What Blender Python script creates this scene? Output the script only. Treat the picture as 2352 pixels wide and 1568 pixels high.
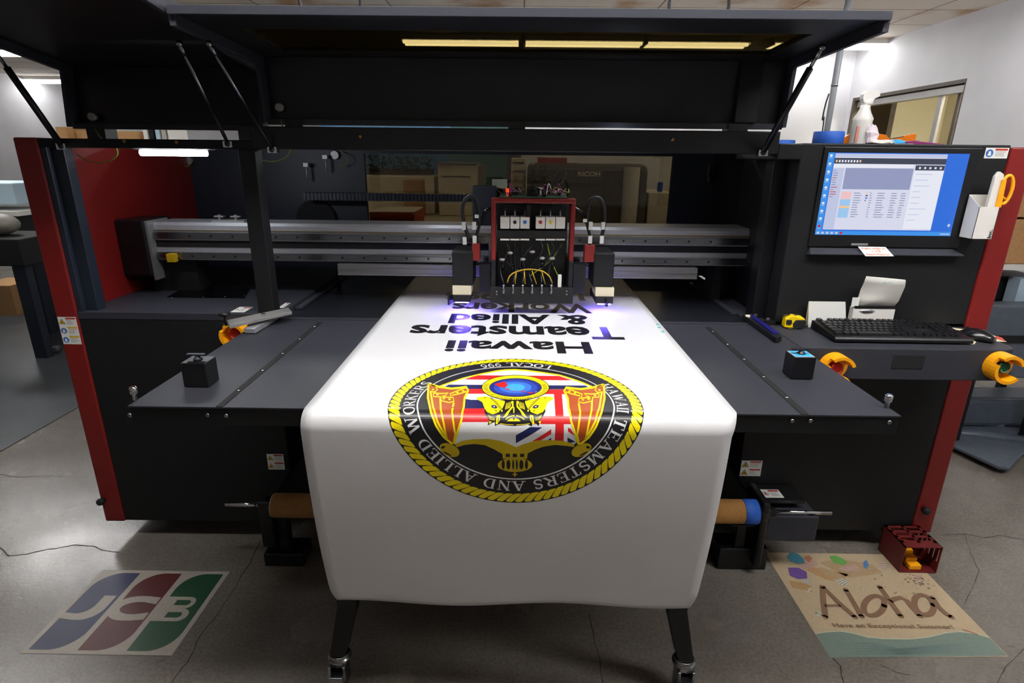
import bpy, bmesh, math, random
from mathutils import Vector, Matrix
from mathutils.geometry import tessellate_polygon

for o in list(bpy.data.objects): bpy.data.objects.remove(o, do_unlink=True)
SC = bpy.context.scene
COL = SC.collection
rnd = random.Random(7)

# ------------------------------------------------------------------ camera
FPX = 1313.0; PITCH = math.radians(17.9); ROLL = 0.0103; YAW = -0.006; CAMH = 1.6
_f0 = Vector((math.sin(YAW), math.cos(YAW), 0)); _r0 = Vector((math.cos(YAW), -math.sin(YAW), 0)); _z = Vector((0, 0, 1))
CF = _f0*math.cos(PITCH) - _z*math.sin(PITCH); _u0 = _f0*math.sin(PITCH) + _z*math.cos(PITCH)
CX = _r0*math.cos(ROLL) + _u0*math.sin(ROLL); CU = _u0*math.cos(ROLL) - _r0*math.sin(ROLL)
cam_d = bpy.data.cameras.new('camera'); cam = bpy.data.objects.new('camera', cam_d); COL.objects.link(cam)
cam_d.sensor_width = 36; cam_d.lens = FPX/2352*36; cam_d.clip_start = 0.02; cam_d.clip_end = 100
m = Matrix((CX, CU, -CF)).transposed().to_4x4(); m.translation = (0, 0, CAMH); cam.matrix_world = m
SC.camera = cam

def ray(px, py): return CX*(px-1176) - CU*(py-784) + CF*FPX
def aty(px, py, Y): d = ray(px, py); return d*(Y/d.y) + Vector((0, 0, CAMH))
def atz(px, py, Z): d = ray(px, py); return d*((Z-CAMH)/d.z) + Vector((0, 0, CAMH))
def atx(px, py, X): d = ray(px, py); return d*(X/d.x) + Vector((0, 0, CAMH))

# ------------------------------------------------------------------ world, exposure, light levels
w = bpy.data.worlds.new('world'); SC.world = w; w.use_nodes = True
w.node_tree.nodes['Background'].inputs[0].default_value = (0.75, 0.8, 0.9, 1)
w.node_tree.nodes['Background'].inputs[1].default_value = 0.02
SC.view_settings.view_transform = 'Standard'; SC.view_settings.look = 'None'
SC.view_settings.gamma = 1; SC.view_settings.use_curve_mapping = False
SC.view_settings.exposure = 0.0
CEIL_E = 24.0       # fluorescent ceiling diffusers
WORK_E = 65.0       # white tube inside the cabinet
UV_E = 45.0         # violet curing lamps

# ------------------------------------------------------------------ materials
def lin(v): v /= 255.0; return v/12.92 if v <= 0.04045 else ((v+0.055)/1.055)**2.4
def rgb(r, g, b): return (lin(r), lin(g), lin(b), 1)
MATS = {}
def mat(name, col, rough=0.5, metal=0.0, emit=0.0, spec=0.5, noise=0.0, nscale=60, bump=0.0, bscale=400, coat=0.0, var=None):
    if name in MATS: return MATS[name]
    m = bpy.data.materials.new(name); m.use_nodes = True; nt = m.node_tree; b = nt.nodes['Principled BSDF']
    b.inputs['Base Color'].default_value = col; b.inputs['Roughness'].default_value = rough; b.inputs['Metallic'].default_value = metal
    b.inputs['Specular IOR Level'].default_value = spec; b.inputs['Coat Weight'].default_value = coat
    if emit: b.inputs['Emission Color'].default_value = col; b.inputs['Emission Strength'].default_value = emit
    tc = nt.nodes.new('ShaderNodeTexCoord')
    if noise or var:
        n = nt.nodes.new('ShaderNodeTexNoise'); n.inputs['Scale'].default_value = nscale; n.inputs['Detail'].default_value = 5
        nt.links.new(tc.outputs['Object'], n.inputs['Vector'])
        r = nt.nodes.new('ShaderNodeValToRGB'); r.color_ramp.elements[0].position = .3; r.color_ramp.elements[1].position = .7
        c2 = var or tuple(min(1, v*(1+noise)) for v in col[:3]) + (1,)
        c1 = col if var else tuple(v*(1-noise) for v in col[:3]) + (1,)
        r.color_ramp.elements[0].color = c1; r.color_ramp.elements[1].color = c2
        nt.links.new(n.outputs['Fac'], r.inputs['Fac']); nt.links.new(r.outputs['Color'], b.inputs['Base Color'])
    if bump:
        n = nt.nodes.new('ShaderNodeTexNoise'); n.inputs['Scale'].default_value = bscale; n.inputs['Detail'].default_value = 3
        nt.links.new(tc.outputs['Object'], n.inputs['Vector'])
        bp = nt.nodes.new('ShaderNodeBump'); bp.inputs['Strength'].default_value = bump; bp.inputs['Distance'].default_value = 0.001
        nt.links.new(n.outputs['Fac'], bp.inputs['Height']); nt.links.new(bp.outputs['Normal'], b.inputs['Normal'])
    MATS[name] = m; return m
def tint(name, col, gloss=0.06):
    m = bpy.data.materials.new(name); m.use_nodes = True; nt = m.node_tree; nt.nodes.clear()
    o = nt.nodes.new('ShaderNodeOutputMaterial'); mx = nt.nodes.new('ShaderNodeMixShader'); t = nt.nodes.new('ShaderNodeBsdfTransparent'); g = nt.nodes.new('ShaderNodeBsdfGlossy')
    t.inputs[0].default_value = col; g.inputs[0].default_value = (1, 1, 1, 1); g.inputs['Roughness'].default_value = 0.03; mx.inputs[0].default_value = gloss
    nt.links.new(t.outputs[0], mx.inputs[1]); nt.links.new(g.outputs[0], mx.inputs[2]); nt.links.new(mx.outputs[0], o.inputs[0])
    MATS[name] = m; return m
M = MATS
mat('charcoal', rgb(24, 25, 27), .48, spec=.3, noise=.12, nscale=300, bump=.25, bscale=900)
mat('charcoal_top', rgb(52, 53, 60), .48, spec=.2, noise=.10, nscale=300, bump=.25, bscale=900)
mat('black', rgb(18, 18, 21), .38); mat('black_matte', rgb(14, 14, 16), .8); mat('black_gloss', rgb(8, 8, 9), .07)
mat('rubber', rgb(22, 22, 24), .65)
mat('red_paint', rgb(120, 22, 20), .42, noise=.06, nscale=250, bump=.2, bscale=800)
mat('frame_blue', rgb(30, 37, 50), .45, noise=.1, nscale=200)
mat('inner_dark', rgb(22, 27, 40), .5, noise=.15, nscale=120)
mat('aluminium', rgb(190, 190, 195), .38, .55, noise=.05, nscale=40)
mat('alu_dull', rgb(150, 148, 146), .42, .45); mat('pole_grey', rgb(108, 112, 118), .45); mat('chrome', rgb(225, 225, 228), .12, 1.0)
mat('steel', rgb(150, 152, 155), .25, 1.0); mat('brass', rgb(150, 120, 60), .35, .8)
mat('platen', rgb(26, 28, 34), .3, noise=.2, nscale=500)
mat('white_plastic', rgb(225, 222, 216), .4); mat('white_label', rgb(225, 225, 220), .5); mat('paper', rgb(222, 220, 212), .7)
mat('cream', rgb(214, 205, 176), .7); mat('vinyl', rgb(238, 238, 240), .3, spec=.5)
mat('yellow_plastic', rgb(246, 166, 12), .4); mat('button_red', rgb(190, 30, 22), .35); mat('button_green', rgb(12, 86, 50), .4)
mat('tape_blue', rgb(36, 92, 190), .6, noise=.05); mat('orange_film', rgb(240, 130, 10), .22, spec=.8)
mat('purple', rgb(120, 24, 90), .6); mat('glove_blue', rgb(60, 165, 225), .5); mat('tissue', rgb(235, 222, 230), .8)
mat('cardboard', rgb(176, 134, 88), .75, noise=.12, nscale=60); mat('core_tube', rgb(168, 120, 62), .6, noise=.12, nscale=90)
mat('led_red', rgb(255, 40, 20), .4, emit=6); mat('pcb', rgb(30, 70, 50), .5)
mat('wire_green', rgb(120, 140, 30), .5); mat('wire_yellow', rgb(190, 150, 30), .5)
mat('ink_c', rgb(40, 110, 200), .4); mat('ink_m', rgb(190, 40, 60), .4); mat('ink_y', rgb(220, 200, 40), .4); mat('ink_k', rgb(30, 30, 30), .4)
mat('tube_light', (1.0, 1.0, 1.0, 1), .5, emit=CEIL_E); mat('work_tube', (.86, .92, 1, 1), .5, emit=WORK_E)
mat('uv_glow', (.16, .10, 1, 1), .5, emit=UV_E)
mat('spec_light', (.95, .95, .9, 1), .5, emit=55)
mat('label_blue', rgb(36, 96, 170), .5); mat('label_yellow', rgb(215, 175, 20), .5); mat('label_red', rgb(180, 50, 30), .5); mat('label_grey', rgb(130, 130, 128), .6)
mat('ink_black', rgb(20, 20, 20), .4)
tint('rear_tint', (.37, .335, .27, 1), .03); tint('hood_tint', (.17, .15, .095, 1), .02)
# ink printed on the banner
for n, c in dict(bk=(26, 26, 30), ye=(250, 228, 12), wh=(238, 238, 238), rd=(216, 32, 36), nv=(30, 34, 92), br=(176, 78, 30), go=(196, 170, 12), b1=(36, 46, 130), b2=(46, 74, 176), b3=(60, 118, 214), b4=(66, 170, 236), cy=(60, 190, 190)).items():
    mat('print_'+n, rgb(*c), .3)

# ------------------------------------------------------------------ geometry helpers
class MB:
    """collects shapes (world coordinates) and links them as one mesh object"""
    def __init__(s, xf=None): s.v = []; s.f = []; s.mi = []; s.sm = []; s.xf = xf; s.cur = 0
    def pt(s, p): s.v.append(tuple(s.xf @ Vector(p)) if s.xf else tuple(p)); return len(s.v)-1
    def face(s, ids, smooth=False): s.f.append(tuple(ids)); s.mi.append(s.cur); s.sm.append(smooth)
    def poly(s, pts): s.face([s.pt(p) for p in pts])
    def box(s, x0, x1, y0, y1, z0, z1):
        if x0 > x1: x0, x1 = x1, x0
        if y0 > y1: y0, y1 = y1, y0
        if z0 > z1: z0, z1 = z1, z0
        return s.hexa([(x0,y0,z0),(x1,y0,z0),(x1,y1,z0),(x0,y1,z0)], [(x0,y0,z1),(x1,y0,z1),(x1,y1,z1),(x0,y1,z1)])
    def hexa(s, bot, top):
        i = [s.pt(p) for p in bot] + [s.pt(p) for p in top]; n = len(bot)
        s.face(i[:n][::-1]); s.face(i[n:])
        for k in range(n): s.face((i[k], i[(k+1) % n], i[n+(k+1) % n], i[n+k]))
        return s
    def prism(s, pts, axis, a, b):
        """2D outline extruded along axis from a to b"""
        def P(u, v, t): return {'x': (t, u, v), 'y': (u, t, v), 'z': (u, v, t)}[axis]
        A = [s.pt(P(u, v, a)) for u, v in pts]; B = [s.pt(P(u, v, b)) for u, v in pts]; n = len(pts)
        for tri in tessellate_polygon([[Vector((u, v, 0)) for u, v in pts]]):
            s.face([A[k] for k in tri][::-1]); s.face([B[k] for k in tri])
        for k in range(n): s.face((A[k], A[(k+1) % n], B[(k+1) % n], B[k]))
        return s
    def tube(s, pts, r, n=10, cap=True):
        pts = [Vector(p) for p in pts]; R = r if isinstance(r, (list, tuple)) else [r]*len(pts); rings = []
        up = None
        for k, p in enumerate(pts):
            t = (pts[min(k+1, len(pts)-1)] - pts[max(k-1, 0)]).normalized()
            if up is None: up = t.orthogonal().normalized()
            up = (up - t*up.dot(t));  up = up.normalized() if up.length > 1e-6 else t.orthogonal().normalized()
            sd = t.cross(up)
            rings.append([s.pt(p + (up*math.cos(2*math.pi*i/n) + sd*math.sin(2*math.pi*i/n))*R[k]) for i in range(n)])
        for a, b in zip(rings, rings[1:]):
            for i in range(n): s.face((a[i], a[(i+1) % n], b[(i+1) % n], b[i]), True)
        if cap: s.face(rings[0][::-1]); s.face(rings[-1])
        return s
    def cyl(s, a, b, r, r2=None, n=24): return s.tube([a, b], [r, r if r2 is None else r2], n)
    def lathe(s, c, prof, n=28, axis='z'):
        """prof: list of (radius, height) about axis through c"""
        rings = []
        for r, h in prof:
            ring = []
            for i in range(n):
                a = 2*math.pi*i/n; q = (r*math.cos(a), r*math.sin(a))
                ring.append(s.pt((c[0]+q[0], c[1]+q[1], c[2]+h) if axis == 'z' else ((c[0]+q[0], c[1]+h, c[2]+q[1]) if axis == 'y' else (c[0]+h, c[1]+q[0], c[2]+q[1]))))
            rings.append(ring)
        for a, b in zip(rings, rings[1:]):
            for i in range(n): s.face((a[i], a[(i+1) % n], b[(i+1) % n], b[i]), True)
        s.face(rings[0][::-1]); s.face(rings[-1]); return s
    def ball(s, c, rx, ry=None, rz=None, n=14):
        ry = ry or rx; rz = rz or rx; rows = []
        for j in range(1, n):
            a = math.pi*j/n
            rows.append([s.pt((c[0]+rx*math.sin(a)*math.cos(2*math.pi*i/n), c[1]+ry*math.sin(a)*math.sin(2*math.pi*i/n), c[2]-rz*math.cos(a))) for i in range(n)])
        for a, b in zip(rows, rows[1:]):
            for i in range(n): s.face((a[i], a[(i+1) % n], b[(i+1) % n], b[i]), True)
        s.face(rows[0][::-1], True); s.face(rows[-1], True); return s
    def build(s, name, mats, parent=None, bevel=0.0, seg=2, solid=0.0):
        me = bpy.data.meshes.new(name); pl = Vector(LOC.get(parent.name, (0, 0, 0))) if parent else None
        if pl is None:
            xs = [v[0] for v in s.v]; ys = [v[1] for v in s.v]; zs = [v[2] for v in s.v]
            pl = Vector(((min(xs)+max(xs))/2, (min(ys)+max(ys))/2, min(zs)))
        me.from_pydata([tuple(Vector(v)-pl) for v in s.v], [], s.f)
        if not isinstance(mats, (list, tuple)): mats = [mats]
        for mm in mats: me.materials.append(MATS[mm] if isinstance(mm, str) else mm)
        for p, a, b in zip(me.polygons, s.mi, s.sm): p.material_index = a; p.use_smooth = b
        bm = bmesh.new(); bm.from_mesh(me)
        if not getattr(s, 'keep_normals', False): bmesh.ops.recalc_face_normals(bm, faces=bm.faces)
        bm.to_mesh(me); bm.free()
        o = bpy.data.objects.new(name, me); COL.objects.link(o)
        if parent: o.parent = parent; LOC[o.name] = tuple(pl)
        else: o.location = pl; LOC[o.name] = tuple(pl)
        if bevel:
            b = o.modifiers.new('bevel', 'BEVEL'); b.width = bevel; b.segments = seg; b.limit_method = 'ANGLE'; b.angle_limit = math.radians(40)
        if solid:
            b = o.modifiers.new('solid', 'SOLIDIFY'); b.thickness = solid
        return o
LOC = {}
def tag(o, label, cat, group=None, kind=None):
    if label: o['label'] = label
    if cat: o['category'] = cat
    if group: o['group'] = group
    if kind: o['kind'] = kind
    return o
def thing(name, label, cat, loc, group=None):
    o = bpy.data.objects.new(name, None); COL.objects.link(o); o.location = loc; o.empty_display_size = .05; LOC[o.name] = tuple(loc)
    return tag(o, label, cat, group)
def boxpx(mb, x0, y0, x1, y1, Y, d):
    """box whose front face, at distance Y, covers this rectangle of the photograph; d deep"""
    a = aty(x0, y0, Y); b = aty(x1, y1, Y)
    return mb.box(a.x, b.x, Y, Y+d, b.z, a.z)
def copy_tree(o, dloc, parent=None):
    c = o.copy(); COL.objects.link(c)
    if parent is None: c.location = Vector(o.location) + Vector(dloc)
    else: c.parent = parent
    for ch in list(o.children): copy_tree(ch, dloc, c)
    return c
def smooth_path(pts, n=6):
    """Catmull-Rom through the points"""
    P = [Vector(p) for p in pts]; P = [P[0]*2-P[1]] + P + [P[-1]*2-P[-2]]; out = []
    for k in range(1, len(P)-2):
        for i in range(n):
            t = i/n; a, b, c, d = P[k-1:k+3]
            out.append(.5*((2*b) + (c-a)*t + (2*a-5*b+4*c-d)*t*t + (3*b-a-3*c+d)*t**3))
    out.append(P[-2]); return out

# ------------------------------------------------------------------ printed marks: 2D polygons -> surface
class Art:
    def __init__(s): s.items = []; s.mats = []
    def m(s, name):
        if name not in s.mats: s.mats.append(name)
        return s.mats.index(name)
    def poly(s, pts, mname, layer=1, holes=()): s.items.append(([list(p) for p in pts], [list(h) for h in holes], s.m(mname), layer))
    def tris(s, verts, faces, mname, layer=1):
        mi = s.m(mname)
        for f in faces: s.items.append(([verts[k] for k in f], [], mi, layer))
    def ellipse(s, cx, cy, rx, ry, mname, layer=1, rot=0, n=48, inner=0):
        c, q = math.cos(rot), math.sin(rot)
        P = lambda k: [(cx+rx*k*math.cos(a)*c-ry*k*math.sin(a)*q, cy+rx*k*math.cos(a)*q+ry*k*math.sin(a)*c) for a in [2*math.pi*i/n for i in range(n)]]
        if inner:
            o, i_ = P(1), P(inner)
            for k in range(n): s.poly([o[k], o[(k+1) % n], i_[(k+1) % n], i_[k]], mname, layer)
        else: s.poly(P(1), mname, layer)
    def rect(s, x0, y0, x1, y1, mname, layer=1): s.poly([(x0, y0), (x1, y0), (x1, y1), (x0, y1)], mname, layer)
    def stroke(s, pts, wd, mname, layer=2, cap=False):
        for q in stroke_quads(pts, wd): s.poly(q, mname, layer)
        if cap:
            for p in (pts[0], pts[-1]): s.ellipse(p[0], p[1], wd/2, wd/2, mname, layer, n=14)
    def warp(s, fn):
        for it in s.items:
            it[0][:] = [fn(*p) for p in it[0]]
            for h in it[1]: h[:] = [fn(*p) for p in h]
        return s
    def emit(s, mp, cuts=(), lift=0.0003, mb=None, base=0):
        """mp(u, v, height) -> world point. cuts: v values to split at (bends)"""
        mb = mb or MB(); mb.keep_normals = True
        for pts, holes, mi, layer in s.items:
            bm = bmesh.new(); loops = [pts] + holes; flat = [Vector((p[0], p[1], 0)) for l in loops for p in l]
            vs = [bm.verts.new(p) for p in flat]
            tri = [(0, 1, 2)] if len(flat) == 3 else tessellate_polygon([[Vector((p[0], p[1], 0)) for p in l] for l in loops])
            for t in tri:
                try:
                    a, b, c = [vs[k] for k in t]
                    if (b.co-a.co).cross(c.co-a.co).z < 0: b, c = c, b
                    bm.faces.new((a, b, c))
                except Exception: pass
            for cv in cuts:
                if min(p.y for p in flat) < cv < max(p.y for p in flat):
                    bmesh.ops.bisect_plane(bm, geom=bm.verts[:]+bm.edges[:]+bm.faces[:], plane_co=(0, cv, 0), plane_no=(0, 1, 0))
            bm.verts.index_update(); mb.cur = mi + base
            ids = [mb.pt(mp(v.co.x, v.co.y, layer*lift)) for v in bm.verts]
            for f in bm.faces: mb.face([ids[v.index] for v in f.verts])
            bm.free()
        return mb
def stroke_quads(pts, wd):
    P = [Vector((p[0], p[1])) for p in pts]; L = []; Rr = []
    for k, p in enumerate(P):
        t = (P[min(k+1, len(P)-1)] - P[max(k-1, 0)])
        t = t.normalized() if t.length > 1e-9 else Vector((1, 0)); n = Vector((-t.y, t.x)); ww = (wd[k] if isinstance(wd, (list, tuple)) else wd)/2
        L.append(p+n*ww); Rr.append(p-n*ww)
    return [[tuple(L[k]), tuple(L[k+1]), tuple(Rr[k+1]), tuple(Rr[k])] for k in range(len(P)-1)]
_tc = {}
def text_mesh(s, bold=0.0, spacing=1.0):
    key = (s, bold, spacing)
    if key in _tc: return _tc[key]
    cu = bpy.data.curves.new('t', 'FONT'); cu.body = s; cu.offset = bold; cu.resolution_u = 3; cu.space_character = spacing
    ob = bpy.data.objects.new('t', cu); COL.objects.link(ob); dg = bpy.context.evaluated_depsgraph_get(); dg.update()
    me = bpy.data.meshes.new_from_object(ob.evaluated_get(dg)); bpy.data.objects.remove(ob, do_unlink=True); bpy.data.curves.remove(cu)
    V = [(v.co.x, v.co.y) for v in me.vertices]; Fc = [tuple(p.vertices) for p in me.polygons]; bpy.data.meshes.remove(me)
    _tc[key] = (V, Fc); return V, Fc
def put_text(art, s, x0, y0, x1, y1, mname, layer=2, bold=0.0, spacing=1.0, flip=False):
    V, Fc = text_mesh(s, bold, spacing)
    if not V: return
    ax = min(v[0] for v in V); bx = max(v[0] for v in V); ay = min(v[1] for v in V); by = max(v[1] for v in V)
    W = [(x0+(v[0]-ax)/(bx-ax)*(x1-x0), y0+(v[1]-ay)/(by-ay)*(y1-y0)) for v in V]
    art.tris(W, Fc, mname, layer)
# plain serif capitals drawn as strokes in a unit-high cell
def _arc(cx, cy, rx, ry, a0, a1, n=12): return [(cx+rx*math.cos(math.radians(a0+(a1-a0)*i/n)), cy+ry*math.sin(math.radians(a0+(a1-a0)*i/n))) for i in range(n+1)]
def glyph(ch):
    T, t, s = .17, .07, .07
    stem = lambda x, wd=T: ([(x, 0), (x, 1)], wd)
    ser = lambda x, y, l=.36: ([(x-l/2, y), (x+l/2, y)], s)
    top, bot = 1-s/2, s/2
    ss = lambda x: [stem(x), ser(x, top), ser(x, bot)]
    G = {
     'I': (.40, ss(.2)),
     'H': (.92, ss(.18)+ss(.74)+[([(.18, .5), (.74, .5)], t)]),
     'A': (.92, [([(.14, 0), (.46, 1)], t), ([(.78, 0), (.44, 1)], T), ([(.25, .36), (.66, .36)], t), ser(.14, bot, .3), ser(.78, bot, .34)]),
     'W': (1.2, [([(.14, 1), (.38, 0)], T), ([(.38, 0), (.6, .9)], t), ([(.6, .9), (.84, 0)], T), ([(.84, 0), (1.08, 1)], t), ser(.14, top, .3), ser(1.06, top, .26)]),
     'T': (.80, ss(.4)[:1]+[ser(.4, bot), ([(.06, top), (.74, top)], s), ([(.09, 1), (.09, .74)], t), ([(.71, 1), (.71, .74)], t)]),
     'E': (.78, ss(.2)+[([(.1, top), (.68, top)], s), ([(.1, bot), (.7, bot)], s), ([(.2, .5), (.54, .5)], t), ([(.66, 1), (.66, .78)], t), ([(.69, 0), (.69, .24)], t), ([(.54, .38), (.54, .62)], t)]),
     'L': (.74, ss(.2)+[([(.1, bot), (.66, bot)], s), ([(.66, 0), (.66, .28)], t)]),
     'M': (1.1, [([(.18, 0), (.18, 1)], t), ser(.18, bot, .3), ([(.2, 1), (.54, .08)], T), ([(.54, .08), (.88, 1)], t), stem(.9), ser(.9, bot), ser(.92, top, .28), ser(.16, top, .24)]),
     'N': (.96, [([(.18, 0), (.18, 1)], t), ser(.18, bot, .3), ([(.18, 1), (.78, 0)], T), ([(.78, 0), (.78, 1)], t), ser(.78, top, .3), ser(.14, top, .22)]),
     'K': (.94, ss(.18)+[([(.2, .42), (.72, 1)], t), ([(.38, .6), (.8, 0)], T), ser(.76, top, .3), ser(.8, bot, .3)]),
     'D': (.90, ss(.18)[:1]+[([(.04, top), (.4, top)], s), ([(.04, bot), (.4, bot)], s), (_arc(.38, .5, .38, .46, 90, -90), [t]+[t+.1*math.sin(math.pi*i/12) for i in range(1, 12)]+[t])]),
     'R': (.92, ss(.18)+[([(.18, top), (.42, top)], s), ([(.2, .48), (.42, .48)], t), (_arc(.42, .725, .24, .24, 90, -90), [t]+[t+.09*math.sin(math.pi*i/12) for i in range(1, 12)]+[t]), ([(.42, .48), (.8, 0)], T), ser(.82, bot, .24)]),
     'F': (.72, ss(.2)+[([(.1, top), (.66, top)], s), ([(.2, .5), (.54, .5)], t), ([(.64, 1), (.64, .76)], t)]),
     'B': (.84, ss(.18)[:1]+[([(.06, top), (.42, top)], s), ([(.06, bot), (.44, bot)], s), ([(.2, .52), (.44, .52)], t), (_arc(.42, .745, .2, .22, 90, -90), .12), (_arc(.44, .28, .25, .25, 90, -90), .13)]),
     'O': (.96, [(_arc(.48, .5, .36, .46, 0, 360, 24), [t+.1*abs(math.cos(math.radians(15*i))) for i in range(25)])]),
     'C': (.88, [(_arc(.5, .5, .38, .46, 45, 315, 20), [t+.1*abs(math.sin(math.pi*i/20)) for i in range(21)]), ([(.78, .98), (.78, .66)], t)]),
     'S': (.68, [(_arc(.33, .73, .22, .22, 30, 250, 12)[:-1]+_arc(.33, .27, .24, .23, 80, -150, 12), [t]+[t+.07]*23+[t]), ([(.54, .95), (.54, .7)], t), ([(.1, .04), (.1, .3)], t)]),
     '9': (.66, [(_arc(.33, .68, .21, .28, 0, 360, 18), .1), ([(.54, .68), (.52, .35), (.38, .08), (.14, .03)], .12)]),
     '6': (.66, [(_arc(.33, .32, .21, .28, 0, 360, 18), .1), ([(.12, .32), (.14, .65), (.28, .92), (.52, .97)], .12)]),
     ' ': (.42, []),
    }
    return G[ch]
def arc_text(art, s, cx, cy, r, h, a0, a1, mname, layer=3, inward=False, sans=False):
    """letters along a circle; a0..a1 degrees are the ends of the string; tops outward, or inward for the lower arc"""
    ws = [glyph(c)[0] for c in s]; tot = sum(ws); span = abs(a1-a0)*math.pi/180*r; k = span/tot; x = 0
    for c, wd in zip(s, ws):
        mid = (x+wd/2)/tot; ang = math.radians(a0+(a1-a0)*mid); rad = (math.cos(ang), math.sin(ang))
        up = (-rad[0], -rad[1]) if inward else rad; rt = (up[1], -up[0])
        kx = min(k, h*1.25); bx = cx+rad[0]*(r+(h/2 if inward else -h/2)); by = cy+rad[1]*(r+(h/2 if inward else -h/2))
        for pts, wdt in glyph(c)[1]:
            for q in stroke_quads(pts, wdt):
                art.poly([(bx+rt[0]*(px-wd/2)*kx+up[0]*py*h, by+rt[1]*(px-wd/2)*kx+up[1]*py*h) for px, py in q], mname, layer)
        x += wd
# ------------------------------------------------------------------ room shell
def floor_mat():
    m = bpy.data.materials.new('concrete'); m.use_nodes = True; nt = m.node_tree; b = nt.nodes['Principled BSDF']; L = nt.links.new
    tc = nt.nodes.new('ShaderNodeTexCoord')
    def noise(sc, det, c1, c2, p1=.3, p2=.7):
        n = nt.nodes.new('ShaderNodeTexNoise'); n.inputs['Scale'].default_value = sc; n.inputs['Detail'].default_value = det; L(tc.outputs['Object'], n.inputs['Vector'])
        r = nt.nodes.new('ShaderNodeValToRGB'); r.color_ramp.elements[0].position = p1; r.color_ramp.elements[1].position = p2
        r.color_ramp.elements[0].color = c1; r.color_ramp.elements[1].color = c2; L(n.outputs['Fac'], r.inputs['Fac']); return n, r
    n1, r1 = noise(1.6, 8, rgb(112, 106, 98), rgb(138, 132, 124), .15, .85)
    n2, r2 = noise(90, 4, (.82, .82, .82, 1), (1.1, 1.1, 1.1, 1), .35, .65)
    n3, r3 = noise(14, 6, (.88, .87, .86, 1), (1.06, 1.06, 1.06, 1), .2, .8)
    mu = nt.nodes.new('ShaderNodeMixRGB'); mu.blend_type = 'MULTIPLY'; mu.inputs[0].default_value = 1; L(r1.outputs[0], mu.inputs[1]); L(r2.outputs[0], mu.inputs[2])
    m2 = nt.nodes.new('ShaderNodeMixRGB'); m2.blend_type = 'MULTIPLY'; m2.inputs[0].default_value = 1; L(mu.outputs[0], m2.inputs[1]); L(r3.outputs[0], m2.inputs[2]); L(m2.outputs[0], b.inputs['Base Color'])
    n4, r4 = noise(3, 6, (.16, .16, .16, 1), (.34, .34, .34, 1), .15, .85); L(r4.outputs[0], b.inputs['Roughness'])
    bp = nt.nodes.new('ShaderNodeBump'); bp.inputs['Strength'].default_value = .15; bp.inputs['Distance'].default_value = .002; L(n2.outputs['Fac'], bp.inputs['Height']); L(bp.outputs[0], b.inputs['Normal'])
    return m
def wall_mat(name, c1, c2):
    return mat(name, c1, .7, noise=0, var=c2, nscale=1.5, bump=.1, bscale=60)
def ceiling_mat():
    m = bpy.data.materials.new('ceiling_tile'); m.use_nodes = True; nt = m.node_tree; b = nt.nodes['Principled BSDF']; L = nt.links.new
    tc = nt.nodes.new('ShaderNodeTexCoord'); br = nt.nodes.new('ShaderNodeTexBrick'); L(tc.outputs['Object'], br.inputs['Vector'])
    br.offset = 0; br.inputs['Scale'].default_value = 1; br.inputs['Mortar Size'].default_value = .008; br.inputs['Brick Width'].default_value = 1.22; br.inputs['Row Height'].default_value = .61
    br.inputs['Color1'].default_value = rgb(240, 230, 218); br.inputs['Color2'].default_value = rgb(236, 225, 212); br.inputs['Mortar'].default_value = rgb(150, 134, 120)
    n = nt.nodes.new('ShaderNodeTexNoise'); n.inputs['Scale'].default_value = 1.3; n.inputs['Detail'].default_value = 6; L(tc.outputs['Object'], n.inputs['Vector'])
    r = nt.nodes.new('ShaderNodeValToRGB'); r.color_ramp.elements[0].position = .34; r.color_ramp.elements[1].position = .46; r.color_ramp.elements[0].color = rgb(214, 178, 140); r.color_ramp.elements[1].color = (1, 1, 1, 1); L(n.outputs['Fac'], r.inputs['Fac'])
    mu = nt.nodes.new('ShaderNodeMixRGB'); mu.blend_type = 'MULTIPLY'; mu.inputs[0].default_value = 1; L(br.outputs['Color'], mu.inputs[1]); L(r.outputs[0], mu.inputs[2]); L(mu.outputs[0], b.inputs['Base Color'])
    b.inputs['Roughness'].default_value = .85
    return m
MATS['concrete'] = floor_mat(); MATS['ceiling_tile'] = ceiling_mat()
wall_mat('wall_white', rgb(192, 192, 196), rgb(208, 208, 212)); wall_mat('wall_cream', rgb(222, 212, 180), rgb(230, 222, 196))
mat('trim_brown', rgb(72, 62, 52), .6, noise=.15, nscale=20); mat('bulletin', rgb(92, 80, 64), .8, noise=.15, nscale=80)
CZ = 2.9; XR = 4.15; YB = 7.8; XL = -9.0; YBL = 13.3; YF = -4.0; XJ = 0.05
fl = MB().box(XL, XR+2.5, YF, YBL, -.1, 0).build('floor', 'concrete'); tag(fl, None, None, kind='structure')
ce = MB().box(XL, XR+2.5, YF, YBL, CZ, CZ+.1).build('ceiling', 'ceiling_tile'); tag(ce, None, None, kind='structure')
# window opening in the right wall
wt = atx(2221, 180, XR); wl = atx(1962, 222, XR); WY0, WY1, WZ1, WZ0 = wt.y, wl.y, wt.z, .95
wr = MB()
wr.box(XR, XR+.16, YF, WY0, 0, CZ); wr.box(XR, XR+.16, WY1, YB, 0, CZ); wr.box(XR, XR+.16, WY0, WY1, WZ1, CZ); wr.box(XR, XR+.16, WY0, WY1, 0, WZ0)
tag(wr.build('wall_right', 'wall_white'), None, None, kind='structure')
tag(MB().box(XJ, XR, YB, YB+.15, 0, CZ).box(XJ, XJ+.15, YB+.15, YBL, 0, CZ).build('wall_back', 'wall_white'), None, None, kind='structure')
tag(MB().box(XL, XJ+.15, YBL, YBL+.15, 0, CZ).build('wall_far', 'wall_white'), None, None, kind='structure')
tag(MB().box(XL-.15, XL, YF, YBL, 0, CZ).build('wall_left', 'wall_white'), None, None, kind='structure')
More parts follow.
